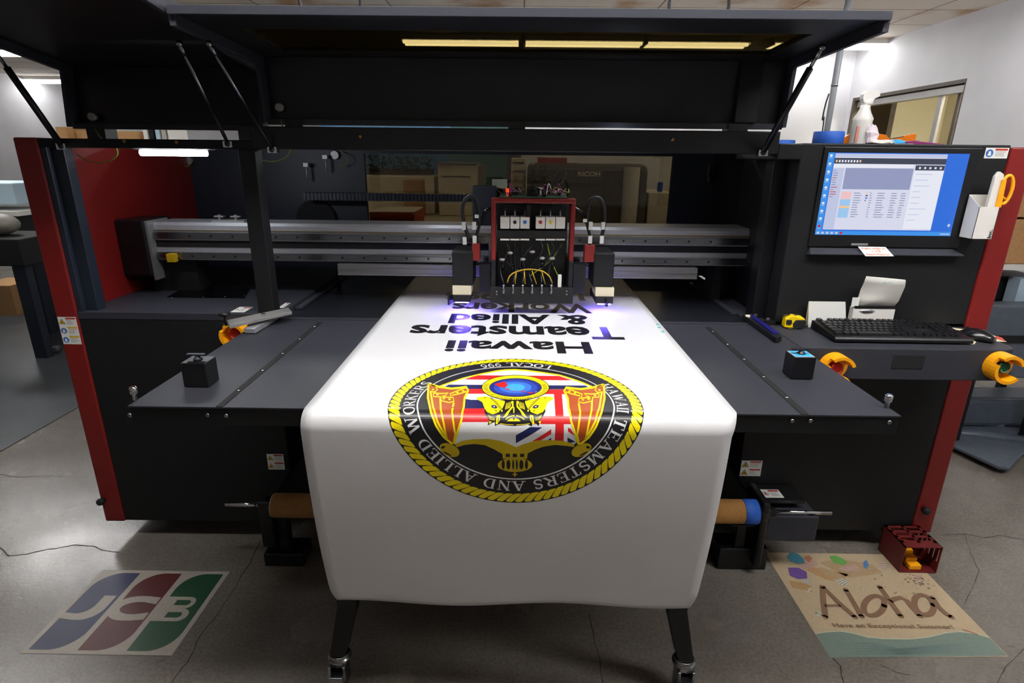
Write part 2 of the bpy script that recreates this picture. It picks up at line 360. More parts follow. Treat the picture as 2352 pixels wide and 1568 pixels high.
tag(MB().box(XL, XR, YF-.15, YF, 0, CZ).build('wall_front', 'wall_white'), None, None, kind='structure')
# room seen through the opening
tag(MB().box(XR+2.2, XR+2.3, WY0-1.0, YB+1.5, 0, CZ).box(XR+.16, XR+2.2, YB+1.4, YB+1.5, 0, CZ).box(XR+.16, XR+2.2, WY0-1.0, WY0-.9, 0, CZ).build('wall_side_room', 'wall_cream'), None, None, kind='structure')
tr = MB()   # window frame
tr.box(XR-.004, XR+.17, WY0, WY1, WZ1-.035, WZ1).box(XR-.002, XR+.17, WY0-.004, WY0+.008, WZ0, WZ1).box(XR-.01, XR+.17, WY1-.04, WY1, WZ0, WZ1).box(XR-.01, XR+.17, WY0, WY1, WZ0-.03, WZ0)
win = tag(tr.build('window_1', 'trim_brown'), None, None, kind='structure')
sl = MB().box(XR+.03, XR+.12, WY0+.03, WY1-.05, WZ1-.11, WZ1-.047); sl.build('sliding_track', 'alu_dull', win)
MB().box(XR+.06, XR+.09, WY0+.36, WY0+.42, WZ0, WZ1-.11).build('window_mullion', 'alu_dull', win)
MB().box(XR+.10, XR+.12, WY0+.17, WY0+.21, WZ0, WZ1-.11).build('window_mullion', 'trim_brown', win)
bb = thing('notice_board', 'brown board hanging in the side room, seen through the wall opening', 'board', (XR+1.0, 6.2, 1.2))
p = atx(2050, 230, XR+1.0); q = atx(1990, 330, XR+1.0)
MB().box(XR+1.0, XR+1.05, p.y, p.y+1.9, .9, p.z).build('panel', 'bulletin', bb)
MB().box(XR+.985, XR+1.055, p.y-.03, p.y, .88, p.z+.02).box(XR+.985, XR+1.055, p.y, p.y+1.9, p.z, p.z+.02).build('board_frame', 'trim_brown', bb)
MB().tube([(XR+1.02, p.y+.3, p.z+.02), (XR+1.02, p.y+.3, CZ)], .012).build('hanger', 'alu_dull', bb)

# floor cracks, traced where they run on the concrete
ca = Art()
for pts, wd in [([(0,1258),(22,1277),(60,1272),(110,1262),(170,1252),(215,1254),(240,1265),(275,1268)], .004),
                ([(0,1090),(40,1096),(95,1093),(160,1095),(205,1094)], .003), ([(600,1240),(575,1290),(540,1350),(500,1410),(460,1460),(430,1520),(395,1568)], .004),
                ([(1352,1410),(1366,1470),(1378,1520),(1384,1568)], .0035), ([(1905,1500),(1930,1530),(1938,1568)], .005),
                ([(2165,1228),(2215,1226),(2260,1234),(2300,1230),(2352,1240)], .0035), ([(2215,1226),(2230,1270),(2250,1310),(2215,1390)], .0025),
                ([(2020,1525),(2060,1545),(2090,1550)], .003), ([(2352,1490),(2310,1530),(2290,1568)], .003), ([(2300,1010),(2320,1060),(2352,1090)], .003)]:
    jit = []
    for a, b in zip(pts, pts[1:]):
        for k in range(4):
            t = k/4; jit.append((a[0]+(b[0]-a[0])*t+rnd.uniform(-2, 2), a[1]+(b[1]-a[1])*t+rnd.uniform(-1.2, 1.2)))
    jit.append(pts[-1]); W = [tuple(atz(x, y, 0)[:2]) for x, y in jit]
    ca.stroke(W, [wd*rnd.uniform(.5, 1.2) for _ in W], 'crack', 1)
mat('crack', rgb(48, 42, 38), .8)
ca.emit(lambda u, v, h: (u, v, h+.0006)).build('floor_crack', ['crack'], fl)
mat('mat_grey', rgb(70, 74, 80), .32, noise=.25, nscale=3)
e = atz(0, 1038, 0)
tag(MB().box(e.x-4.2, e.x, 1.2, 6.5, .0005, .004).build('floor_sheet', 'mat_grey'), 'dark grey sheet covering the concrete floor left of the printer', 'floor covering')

# ------------------------------------------------------------------ ceiling lights
def fixture(x, y, label, ln=1.3, offs=(-.07, .07), lens=.095):
    t = thing('ceiling_light', label, 'ceiling light', (x, y, CZ-.07), 'fluorescent ceiling lights')
    MB().box(x-ln/2-.02, x+ln/2+.02, y-.15, y+.15, CZ-.05, CZ-.001).box(x-ln/2-.02, x-ln/2, y-.15, y+.15, CZ-.075, CZ-.05).box(x+ln/2, x+ln/2+.02, y-.15, y+.15, CZ-.075, CZ-.05).build('housing', 'white_plastic', t)
    for s in offs: MB().box(x-ln/2, x+ln/2, y+s-.02, y+s+.02, CZ-lens, CZ-.052).build('lamp_tube', 'tube_light', t)
    return t
ROWY = atz(1060, 102, CZ-.075).y
for k, (a, b) in enumerate([(930, 1191), (1207, 1470), (1481, 1708), (1765, 2025)]):
    xa, xb = atz(a, 102+k*2.5, CZ-.075).x, atz(b, 104+k*3, CZ-.075).x
    fixture((xa+xb)/2, ROWY, ['fluorescent ceiling light seen through the tinted hood window, nearest its left end', 'fluorescent ceiling light seen in the middle of the tinted hood window', 'fluorescent ceiling light seen through the right end of the tinted hood window', 'bright fluorescent ceiling light above the spray bottle, beside the right wall'][k], xb-xa, lens=.08)
a = atz(35, 123, CZ-.07); fixture(a.x-.35, a.y, 'fluorescent ceiling light at the left edge, nearer and higher of the two there', 1.3)
a = atz(60, 187, CZ-.07); fixture(a.x, a.y, 'farther ceiling light strip at the left edge, just above the far wall', 2.2)
OVER = 'unseen ceiling light over the front of the printer, above the frame'
for x, y in ((-.45, 1.09), (.88, 1.09), (2.3, .75)): fixture(x, y, OVER, 1.3, (-.11, -.04, .03, .10))  # rightmost fixture added out of view to lift the console and right floor
fixture(-5.2, 5.6, 'ceiling light above the left aisle, its shine lying on the concrete', 1.6, (-.11, -.04, .03, .10))
fixture(-4.3, 3.6, 'added ceiling light out of view above, brightening the floor left of the printer', 1.3)  # unseen fixture added to brighten the concrete left of the machine
fixture(3.2, 4.6, 'ceiling light over the passage right of the printer, out of view above', 1.0)
fixture(-1.6, 4.3, 'ceiling light behind the printer hood, left one hidden by it', 1.3); fixture(1.6, 4.3, 'ceiling light behind the printer hood, right one hidden by it', 1.3)
sr = thing('ceiling_light', 'unseen ceiling light that brightens the side room behind the wall opening', 'ceiling light', (XR+1.2, 6, CZ-.07), 'fluorescent ceiling lights')  # unseen lamp, strong enough to light up the cream side room
MB().box(XR+.9, XR+1.5, 5.0, 6.2, CZ-.04, CZ-.001).build('housing', 'white_plastic', sr); MB().box(XR+.95, XR+1.45, 5.05, 6.15, CZ-.05, CZ-.041).build('diffuser', 'spec_light', sr)

# ------------------------------------------------------------------ the printer
PR = thing('flatbed_printer', 'wide dark grey and red industrial printer with its hoods raised', 'printer', (0, 2.1, 0))
YFp = 2.1
XL0, XL1, XR0, XR1 = -1.76, -1.677, 1.705, 1.79
def partlabel(o, l): o['label'] = l; return o
for x0, x1, l in ((XL0, XL1, 'red left side panel'), (XR0, XR1, 'red right side panel')):
    o = partlabel(MB().box(x0, x1, YFp-.005, 3.15, .085, 1.648).build('side_panel', 'red_paint', PR, bevel=.006), l)
    for (px, py) in ([(137, 800), (237, 1147)] if x0 < 0 else [(2122, 1168)]):
        a = aty(px, py, YFp-.005); MB().lathe((a.x, YFp-.033, a.z), [(.004, 0), (.013, .002), (.016, .01), (.012, .028)], 14, 'y').build('panel_knob', 'rubber', o)
# inner frame posts and headers
ZS = 1.02
MB().box(XL1, -1.655, YFp+.002, YFp+.05, ZS, 1.62).box(-1.655, -1.612, YFp+.025, YFp+.07, ZS, 1.62).build('corner_post', 'frame_blue', PR, bevel=.002)
MB().box(-.985, -.925, YFp+.01, YFp+.07, ZS, 1.63).build('centre_post', 'charcoal', PR, bevel=.003)
MB().box(.935, .985, YFp+.09, YFp+.16, 1.0, 1.63).build('right_post', 'black', PR, bevel=.003)
MB().box(XL1, -.93, YFp, YFp+.07, 1.615, 1.646).build('header_beam', 'charcoal', PR, bevel=.003)
hb = MB().box(-.93, .905, YFp, YFp+.07, 1.617, 1.692).build('header_beam', 'black', PR, bevel=.003)
MB().box(.905, .99, YFp, YFp+.4, 1.60, 1.652).build('header_beam', 'charcoal', PR, bevel=.003)
for px, py in ((827, 313), (1545, 320), (285, 324), (405, 326)):
    a = aty(px, py, YFp); MB().lathe((a.x, YFp-.004, a.z), [(.003, 0), (.006, .001), (.007, .004)], 12, 'y').build('screw', 'brass', PR)
# roof strips behind the hood line and rear wall with its window
MB().box(XL1, XR0, 2.60, 3.15, 1.63, 1.655).build('roof_panel', 'black', PR)
wa, wb = aty(835, 352, 3.05), aty(1548, 358, 3.05)
bk = MB(); bk.box(XL1, wa.x, 3.05, 3.08, 1.0, 1.63).box(wb.x, XR0, 3.05, 3.08, 1.0, 1.63).box(wa.x, wb.x, 3.05, 3.08, wa.z, 1.63).box(wa.x, wb.x, 3.05, 3.08, .98, 1.15)
bk.build('rear_panel', 'inner_dark', PR)
MB().box(wa.x, wb.x, 3.06, 3.066, 1.15, wa.z).build('rear_window', 'rear_tint', PR)
MB().box(1.0, 1.7, 2.62, 3.05, 1.0, 1.63).build('right_cabinet', 'black', PR)
# dark details on the rear panel
for px, py in ((430, 368), (768, 356)):
    a = aty(px, py, 3.03); o = MB().lathe((a.x, 3.03, a.z), [(.02, .0), (.022, .004), (.022, .018)], 20, 'y').build('round_cap', 'alu_dull', PR)
for px, py in ((413, 375), (703, 378), (747, 360)):
    a = aty(px, py, 3.0); MB().cyl((a.x, 3.0, a.z), (a.x, 3.0, a.z-.075), .006, n=8).box(a.x-.012, a.x+.012, 2.99, 3.01, a.z-.01, a.z+.008).box(a.x-.008, a.x+.008, 3.01, 3.05, a.z-.004, a.z+.004).build('toggle_latch', 'alu_dull', PR)
for px, py, l in ((1628, 378, .06), (1627, 405, .03), (1677, 392, .03), (1618, 508, .03)):
    a = aty(px, py, 3.0); MB().box(a.x-.004, a.x+.004, 2.995, 3.05, a.z-l, a.z).build('toggle_latch', 'steel', PR)
MB().lathe((aty(725, 500, 3.02).x, 3.02, 1.28), [(.10, 0), (.10, .03)], 30, 'y').build('vent_disc', 'black_matte', PR)
# lower cabinet
def front(x0, x1, chx, s):
    # outline with the lower inner corner cut away at a slant
    pts = [(x0, .09), (chx, .09), (x1, .34), (x1, ZS-.005), (x0, ZS-.005)]
    return MB().prism(pts if s > 0 else pts, 'y', YFp, YFp+.03)
o = front(XL1, -.935, -1.09, 1).build('front_panel', 'charcoal', PR, bevel=.002); partlabel(o, 'dark grey left front panel')
o = front(XR0, .935, 1.09, -1).build('front_panel', 'charcoal', PR, bevel=.002); partlabel(o, 'dark grey right front panel')
MB().box(XL1, -1.1, YFp+.03, 3.1, .10, .98).box(1.1, XR0, YFp+.03, 3.1, .10, .98).box(-1.1, 1.1, 2.65, 3.1, .10, .97).build('base_cabinet', 'black_matte', PR)
for x in (-1.5, -.9, .9, 1.5):
    for y in (2.35, 2.95): MB().cyl((x, y, .0), (x, y, .015), .045).cyl((x, y, .015), (x, y, .11), .015).build('levelling_foot', 'steel', PR)
# decks
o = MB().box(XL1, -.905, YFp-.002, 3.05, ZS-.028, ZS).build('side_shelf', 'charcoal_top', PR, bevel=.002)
q = [atz(430, 657, ZS), atz(576, 662, ZS), atz(562, 685, ZS), atz(384, 683, ZS)]
MB().hexa([(v.x, v.y, ZS-.001) for v in q[::-1]], [(v.x, v.y, ZS+.003) for v in q[::-1]]).build('access_window', 'black_gloss', o)
for px, py in ((393, 684), (466, 682), (516, 681), (559, 678)):
    a = atz(px, py, ZS+.004); MB().lathe((a.x, a.y+.004, ZS+.003), [(.004, 0), (.003, .002)], 8).build('screw', 'chrome', o)
MB().box(-.90, .90, YFp+.001, 3.05, .965, .998).build('print_bed', 'platen', PR)
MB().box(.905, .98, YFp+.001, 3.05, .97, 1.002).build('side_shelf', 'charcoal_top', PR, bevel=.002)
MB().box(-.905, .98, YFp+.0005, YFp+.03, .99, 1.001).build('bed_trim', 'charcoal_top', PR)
for s in (-1, 1):   # slanted runner and its little stop beside the bed
    MB().box(s*.885-.012, s*.885+.012, 2.25, 2.9, 1.0, 1.008).build('bed_runner', 'charcoal_top', PR)
a = atz(712, 655, 1.0)
for px, py, r in ((718, 656, .012), (1592, 646, .016), (1652, 665, .009)):
    a = atz(px, py, 1.02); MB().lathe((a.x, a.y, .999), [(r, 0), (r, .012), (r*.6, .02)], 14).build('stop_pin', 'steel', PR)
MB().tube([(-.86, 2.72, 1.0), (-.86, 2.72, 1.06)], .01).build('stop_pin', 'black', PR)
# extension table
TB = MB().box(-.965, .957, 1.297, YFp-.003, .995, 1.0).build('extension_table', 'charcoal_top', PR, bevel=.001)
MB().box(-.962, .954, 1.300, 1.312, .948, .995).box(-.962, -.950, 1.312, YFp-.01, .948, .995).box(.942, .954, 1.312, YFp-.01, .948, .995).build('apron', 'charcoal', TB, bevel=.001)
for s, xx in ((-1, -.735), (1, .72)):
    MB().box(xx-.009, xx+.009, 1.298, 2.06, .999, 1.0016).build('screw_strip', 'black_matte', TB)
    for k in range(5):
        MB().lathe((xx, 1.40+k*.15, 1.0016), [(.0055, 0), (.004, .0025)], 10).build('screw', 'chrome', TB)
for px, py in ((299, 953), (477, 953), (520, 954), (1819, 966), (1861, 966), (2042, 969)):
    a = aty(px, py, 1.30); MB().lathe((a.x, 1.296, a.z), [(.003, 0), (.0055, .001), (.006, .004)], 12, 'y').build('screw', 'steel', TB)
for px, py in ((311, 918), (2036, 936)):
    a = atz(px, py, 1.0); MB().lathe((a.x, a.y, 1.0), [(.0055, 0), (.0055, .016), (.009, .018), (.0095, .034), (.006, .037)], 16).build('locating_pin', 'chrome', TB)
# legs with casters under the table
for s in (-1, 1):
    lx = s*.495; f = s*.535
    lg = MB(); lg.box(lx-.03, lx+.03, 1.38, 1.43, .30, .948)
    lg.hexa([(f-.024, 1.365, .135), (f+.024, 1.365, .135), (f+.024, 1.43, .135), (f-.024, 1.43, .135)], [(lx-.03, 1.38, .31), (lx+.03, 1.38, .31), (lx+.03, 1.43, .31), (lx-.03, 1.43, .31)])
    lgo = lg.build('leg', 'charcoal', PR, bevel=.004)
    cb = MB().lathe((f, 1.39, .108), [(.03, 0), (.036, .006), (.036, .012), (.03, .016), (.03, .026)], 24)
    cb.box(f-.026, f-.018, 1.35, 1.40, .03, .11).box(f+.018, f+.026, 1.35, 1.40, .03, .11).box(f-.02, f+.02, 1.335, 1.36, .055, .085).box(f-.028, f+.022, 1.32, 1.345, .035, .05)
    c = cb.build('caster', 'steel', PR, bevel=.001); MB().lathe((f-.016, 1.37, .036), [(.034, 0), (.036, .004), (.036, .028), (.034, .032)], 24, 'x').build('wheel', 'rubber', c)
MB().box(-.465, .465, 1.39, 1.42, .86, .92).build('cross_bar', 'charcoal', PR)
# rail beam
ry = 2.45
def zrail(y): return aty(1700, y+5, ry).z
zt, z2, z3, z4, z5, z6 = [zrail(v) for v in (520, 542, 560, 572, 588, 606)]
rb = MB(); rb.prism([(ry, z6), (ry+.16, z6), (ry+.16, zt), (ry+.01, zt), (ry, zt-.012)], 'x', -1.55, 1.66); RB = rb.build('gantry_beam', 'aluminium', PR)
MB().box(-1.55, 1.66, ry-.012, ry, z2-.028, z2).box(-1.55, 1.66, ry-.018, ry-.012, z2-.021, z2-.007).build('guide_rail', 'steel', RB)
MB().box(-1.55, 1.66, ry-.012, ry, z5-.028, z5).box(-1.55, 1.66, ry-.018, ry-.012, z5-.021, z5-.007).build('guide_rail', 'steel', RB)
MB().box(-1.55, 1.66, ry-.002, ry+.001, z4-.008, z3-.002).build('beam_groove', 'black_matte', RB)
MB().box(-1.55, 1.66, ry-.004, ry, zt-.034, zt-.031).build('encoder_strip', 'brass', RB)
ho = MB()
for zz in (z2-.014, z5-.014):
    for k in range(34): ho.lathe((-1.48+k*.092, ry-.0195, zz), [(.0045, 0), (.0045, .002)], 8, 'y')
ho.build('rail_bolts', 'black', RB)
a, b = aty(775, 606, ry-.03), aty(1600, 640, ry-.03)
zk = aty(1100, 635, ry-.03).z
MB().box(a.x, b.x, ry-.03, ry+.03, zk, a.z).box(a.x, b.x, ry-.034, ry-.03, zk, zk+.008).box(a.x, b.x, ry-.034, ry-.03, zk+.024, zk+.03).build('beam_skirt', 'alu_dull', PR)
MB().prism([(2.40, 1.10), (2.44, 1.075), (2.60, 1.075), (2.60, 1.335), (2.40, 1.335)], 'x', XL1+.001, -1.555).build('end_cap', 'black', PR, bevel=.008)
MB().box(-1.555, -1.545, 2.41, 2.56, 1.08, 1.33).build('end_plate', 'alu_dull', PR)
MB().box(-1.60, -1.40, ry+.02, ry+.12, ZS, z6).build('beam_foot', 'black_matte', PR)
MB().box(.86, .90, ry+.02, ry+.12, .999, z6).build('beam_foot', 'black_matte', PR)
cl = MB(); a = aty(492, 512, ry+.05); cl.box(a.x, a.x+.14, ry+.03, ry+.06, zt, zt+.008).box(a.x+.01, a.x+.05, ry+.035, ry+.055, zt+.02, zt+.026).box(a.x+.08, a.x+.12, ry+.035, ry+.055, zt+.02, zt+.026).box(a.x+.025, a.x+.035, ry+.04, ry+.05, zt, zt+.03).box(a.x+.095, a.x+.105, ry+.04, ry+.05, zt, zt+.03)
cl.build('limit_switch', 'alu_dull', RB)
# cable chain behind the beam
ch = MB(); a, b = aty(836, 452, 2.95), aty(1090, 452, 2.95); n = 30
for k in range(n+16):
    x = a.x+(b.x-a.x)*k/n - .30; ch.box(x, x+(b.x-a.x)/n*.82, 2.93, 2.99, a.z-.018, a.z+.018)
ch.build('cable_chain', 'frame_blue', PR)
# hoods
def hood(x0, x1, zh, yA, zA, yF, zF, window, label):
    th = .022
    o = MB()
    o.hexa([(x0, 2.30, zh), (x1, 2.30, zh), (x1, 2.30+th, zh), (x0, 2.30+th, zh)], [(x0, yA, zA), (x1, yA, zA), (x1, yA+th, zA), (x0, yA+th, zA)])
    H = o.build('hood', 'black', PR, bevel=.002); partlabel(H, label)
    zB = lambda y: zA + (zF-zA)*(yA-y)/(yA-yF)
    def slab(xa, xb, ya, yb, d0=0.0, d1=.018, name='hood_plate', mm='charcoal'):
        return [(xa, ya, zB(ya)+d0), (xb, ya, zB(ya)+d0), (xb, yb, zB(yb)+d0), (xa, yb, zB(yb)+d0)], [(xa, ya, zB(ya)+d1), (xb, ya, zB(ya)+d1), (xb, yb, zB(yb)+d1), (xa, yb, zB(yb)+d1)]
    pl = MB()
    if window:
        wx0, wx1, wy0, wy1 = x0+.12, x1-.12, 1.88, 2.21
        for r in ((x0, x1, yF, wy0), (x0, x1, wy1, yA+th), (x0, wx0, wy0, wy1), (wx1, x1, wy0, wy1)): pl.hexa(*slab(*r))
    else: pl.hexa(*slab(x0, x1, yF, yA+th))
    pl.build('hood_plate', 'charcoal', H)
    if window: MB().hexa(*slab(wx0-.01, wx1+.01, wy0-.01, wy1+.01, .008, .013)).build('tinted_window', 'hood_tint', H)
    rim = MB(); rim.hexa(*slab(x0, x1, yF-.012, yF, -.004, .018)); rim.hexa(*slab(x0-.004, x0+.012, yF, yA, -.03, .018)); rim.hexa(*slab(x1-.012, x1+.004, yF, yA, -.03, .018))
    rim.hexa([(x0-.004, 2.25, zh), (x0+.010, 2.25, zh), (x0+.010, 2.30, zh), (x0-.004, 2.30, zh)], [(x0-.004, yA-.05, zA), (x0+.010, yA-.05, zA), (x0+.010, yA, zA), (x0-.004, yA, zA)])
    rim.hexa([(x1-.010, 2.25, zh), (x1+.004, 2.25, zh), (x1+.004, 2.30, zh), (x1-.010, 2.30, zh)], [(x1-.010, yA-.05, zA), (x1+.004, yA-.05, zA), (x1+.004, yA, zA), (x1-.010, yA, zA)])
    rim.box(x0, x1, 2.275, 2.30, zh-.006, zh+.014)
    rim.build('hood_rim', 'charcoal_top', H, bevel=.001)
    return H
H1 = hood(-.935, .982, 1.712, 2.28, 1.938, 1.715, 1.956, True, 'main hood, held open')
H2 = hood(-1.672, -.948, 1.690, 2.325, 1.905, 1.62, 2.00, False, 'smaller left hood, held open')
for xa, xb in ((690, 828), (1537, 1672)):
    a, b = aty(xa, 18, 1.73), aty(xb, 20, 1.73); zz = 1.974
    MB().tube(smooth_path([(a.x, 1.73, zz), (a.x, 1.73, zz+.025), (a.x+.012, 1.73, zz+.035), (b.x-.012, 1.73, zz+.035), (b.x, 1.73, zz+.025), (b.x, 1.73, zz)], 5), .005, 8).build('hood_handle', 'black', H1)
MB().box(.80, .88, 2.262, 2.30, 1.73, 1.94).build('inner_rib', 'charcoal', H1)
for H_, px, py in ((H1, 644, 247), (H2, 216, 268)):
    a = aty(px, py, 2.29); MB().lathe((a.x, 2.272, a.z), [(.012, 0), (.0155, .002), (.0155, .02)], 22, 'y').build('round_catch', 'alu_dull', H_)
for px0, px1, py in ((660, 700, 293), (1168, 1206, 300), (1668, 1712, 303)):
    a, b = aty(px0, py, 2.29), aty(px1, py, 2.29); MB().box(a.x, b.x, 2.27, 2.34, 1.655, 1.725).build('hinge', 'black', H1)
for px0, px1, py in ((208, 250, 308), (553, 580, 308)):
    a, b = aty(px0, py, 2.29), aty(px1, py, 2.29); MB().box(a.x, b.x, 2.27, 2.34, 1.63, 1.70).build('hinge', 'black', H2)
def strut(b, t, f, name='gas_strut', r=.0105):
    b, t = Vector(b), Vector(t); k = b.lerp(t, f)
    o = MB().cyl(b, k, r, n=12).ball(b, .012).build(name, 'black', PR)
    MB().cyl(k-(t-b).normalized()*.01, t, .0055, n=10).ball(t, .010).cyl(t-(t-b).normalized()*.035, t, .007, n=10).build('piston_rod', 'steel' if f < .95 else 'black', o)
    MB().box(b.x-.016, b.x+.016, b.y-.006, b.y+.02, b.z-.012, b.z+.008).build('ball_mount', 'chrome', o)
def P3(px, py, y): v = aty(px, py, y); return (v.x, y, v.z)
strut(P3(142, 335, YFp-.01), (-1.635, 1.93, 1.945), .72); strut(P3(1752, 350, YFp-.01), P3(1888, 108, 1.90), .82)
strut(P3(524, 330, YFp-.01), P3(412, 100, 1.89), .35, r=.006); strut(P3(626, 343, YFp-.01), P3(480, 100, 1.89), .42, r=.006)
for pts in ([(645, 275), (652, 300), (665, 330), (660, 358), (630, 371), (600, 368), (588, 360)], [(218, 297), (235, 320), (265, 338), (268, 358), (240, 373), (205, 370), (178, 355)],
            [(440, 355), (443, 368), (432, 382), (420, 378)], [(785, 345), (797, 360), (795, 375), (780, 382)]):
    Y = 2.2 if pts[0][0] in (645, 218) else 3.0
    MB().tube(smooth_path([P3(x, y, Y if i else Y+.06) for i, (x, y) in enumerate(pts)], 6), .0022, 6).build('ground_wire', 'wire_green', PR)
# lamps inside the cabinet
a, b = aty(322, 343, 2.2), aty(474, 346, 2.2)
WL = MB().box(a.x-.02, b.x+.02, 2.185, 2.225, 1.612, 1.63).build('work_light', 'alu_dull', PR)
MB().tube([(a.x, 2.20, 1.601), (b.x, 2.20, 1.601)], .011, 14).build('lamp_tube', 'work_tube', WL)
for px, py in ((980, 342), (1418, 345)):
    a = aty(px, py, 2.25); o = MB().box(a.x-.045, a.x+.045, 2.23, 2.27, a.z+.004, 1.63).build('work_light', 'black', PR); MB().box(a.x-.035, a.x+.03, 2.233, 2.267, a.z-.003, a.z+.004).build('lamp_lens', 'work_tube', o)
# console with the monitor
CO = MB().box(.985, XR0-.001, YFp, 2.62, 1.0, 1.655).build('console', 'charcoal', PR, bevel=.004)
pt = lambda px, py, y=YFp: aty(px, py, y)
A_, B_, C_, D_ = pt(1893, 337), pt(2258, 344), pt(2196, 572), pt(1857, 568)
bz = MB(); bz.box(A_.x, B_.x-.005, YFp-.006, YFp+.0, D_.z+.004, A_.z); BZ = bz.build('monitor_bezel', 'black', CO, bevel=.002)
l0, l1 = pt(1851, 588), pt(2200, 590)
MB().hexa([(l0.x, YFp-.03, l0.z+.010), (l1.x, YFp-.03, l0.z+.010), (l1.x, YFp, l0.z+.006), (l0.x, YFp, l0.z+.006)], [(l0.x, YFp-.03, l0.z+.014), (l1.x, YFp-.03, l0.z+.014), (l1.x-.03, YFp-.004, l0.z+.032), (l0.x+.006, YFp-.004, l0.z+.032)]).build('console_ledge', 'charcoal_top', CO, bevel=.001)
# screen picture, drawn on the screen's own plane; the screen gives off its light
S00, S11 = pt(1868, 538), pt(2222, 352); sx0, sx1, sz0, sz1 = S00.x, pt(2200, 450).x+.001, S00.z, pt(1904, 350).z
sx1 = (pt(2227, 358).x+pt(2176, 542).x)/2; sx0 = (pt(1904, 350).x+pt(1867, 537).x)/2
for n_, c_, e_ in (('scr_blue', (38, 110, 225), 1), ('scr_blue2', (60, 150, 240), 1), ('scr_white', (222, 224, 244), 1), ('scr_grey', (150, 158, 196), 1), ('scr_dark', (60, 66, 84), 1), ('scr_mid', (196, 204, 234), 1),
                   ('scr_pink', (246, 200, 204), 1), ('scr_sky', (160, 205, 245), 1), ('scr_orange', (250, 205, 150), 1), ('scr_red', (200, 30, 50), 1), ('scr_text', (130, 136, 170), 1), ('scr_pale', (238, 240, 252), 1)):
    mat(n_, rgb(*c_), .3, emit=e_*.9)
    MATS[n_].node_tree.nodes['Principled BSDF'].inputs['Base Color'].default_value = (.01, .01, .01, 1)
sa = Art(); R_ = sa.rect      # unit frame: u right 0..100, v up 0..60
R_(0, 0, 100, 60, 'scr_blue', 1); R_(0, 0, 4.4, 60, 'scr_blue2', 2); R_(0, 0, 100, 3, 'scr_blue2', 2)
R_(5, 4, 84.5, 58.6, 'scr_white', 2); R_(5, 57, 84.5, 59.4, 'scr_mid', 3); R_(5, 52.2, 84.5, 56.3, 'scr_dark', 3); R_(5, 49.4, 62, 52.2, 'scr_pale', 3)
R_(5, 4.3, 13, 49, 'scr_mid', 3); R_(14, 34, 62.5, 49.2, 'scr_grey', 4); R_(63.5, 48, 84.3, 51.6, 'scr_dark', 4); R_(63.5, 5, 84.3, 47.8, 'scr_pale', 3)
R_(14, 26.8, 21.5, 32.2, 'scr_pink', 4); R_(14, 13, 21.5, 26.6, 'scr_sky', 4); R_(14, 20.2, 21.5, 21.8, 'scr_orange', 5)
for k in range(11):
    v = 31-k*1.75
    for u, l in ((23, 6), (34.5, 2.4), (40, 7.5), (50, 5), (57, 4)): R_(u+rnd.uniform(0, .5), v, u+l*rnd.uniform(.6, 1), v+.5, 'scr_text', 5)
for k, c_ in enumerate(('scr_orange', 'scr_dark', 'scr_blue', 'scr_dark')): R_(31.8, 30.8-k*1.8, 33.4-(.9 if k == 3 else 0), 31.7-k*1.8, c_, 5)
for k in range(9): R_(6+k*2.1, 53.2, 7.2+k*2.1, 54.9, 'scr_orange' if k in (0, 8) else 'scr_pale', 5)
for k in range(5): R_(66+k*3.7, 49, 67.4+k*3.7, 50.4, 'scr_pale', 5)
for k in range(12): R_(5.6, 47-k*1.7, 5.6+rnd.uniform(2, 5), 47.5-k*1.7, 'scr_red' if k in (3, 7, 9, 10) else 'scr_text', 5)
for k in range(9): R_(65, 45-k*4.2, 65+rnd.uniform(3, 12), 45.5-k*4.2, 'scr_mid', 5)
for k in range(10): R_(1.2, 57-k*5.7, 3, 58.6-k*5.7, 'scr_red' if k == 9 else 'scr_pale', 5); R_(.9, 56-k*5.7, 3.2, 56.4-k*5.7, 'scr_mid', 5)
for k in range(6): R_(1+k*3.4, .6, 3+k*3.4, 2.3, 'scr_red' if k == 5 else 'scr_mid', 5)
R_(92, 1, 99, 1.8, 'scr_mid', 5); sa.ellipse(97, 8, 1, 1.2, 'scr_mid', 4, n=16)
mpS = lambda u, v, h: (sx0+(sx1-sx0)*u/100, YFp-.0065-h, sz0+(sz1-sz0)*v/60)
sa.emit(mpS, lift=.0002).build('screen', sa.mats, CO)
o = MB().box(S00.x+.14, S00.x+.20, YFp-.0068, YFp-.006, D_.z+.010, D_.z+.018).build('monitor_badge', 'label_grey', CO)
# keyboard desk
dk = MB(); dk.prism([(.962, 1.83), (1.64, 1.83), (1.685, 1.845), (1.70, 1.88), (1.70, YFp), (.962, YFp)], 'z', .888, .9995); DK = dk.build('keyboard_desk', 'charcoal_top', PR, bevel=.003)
a, b = aty(2053, 816, 1.83), aty(2118, 847, 1.83)
MB().box(a.x, b.x, 1.8285, 1.832, b.z, a.z).build('desk_slot', 'black_matte', DK)
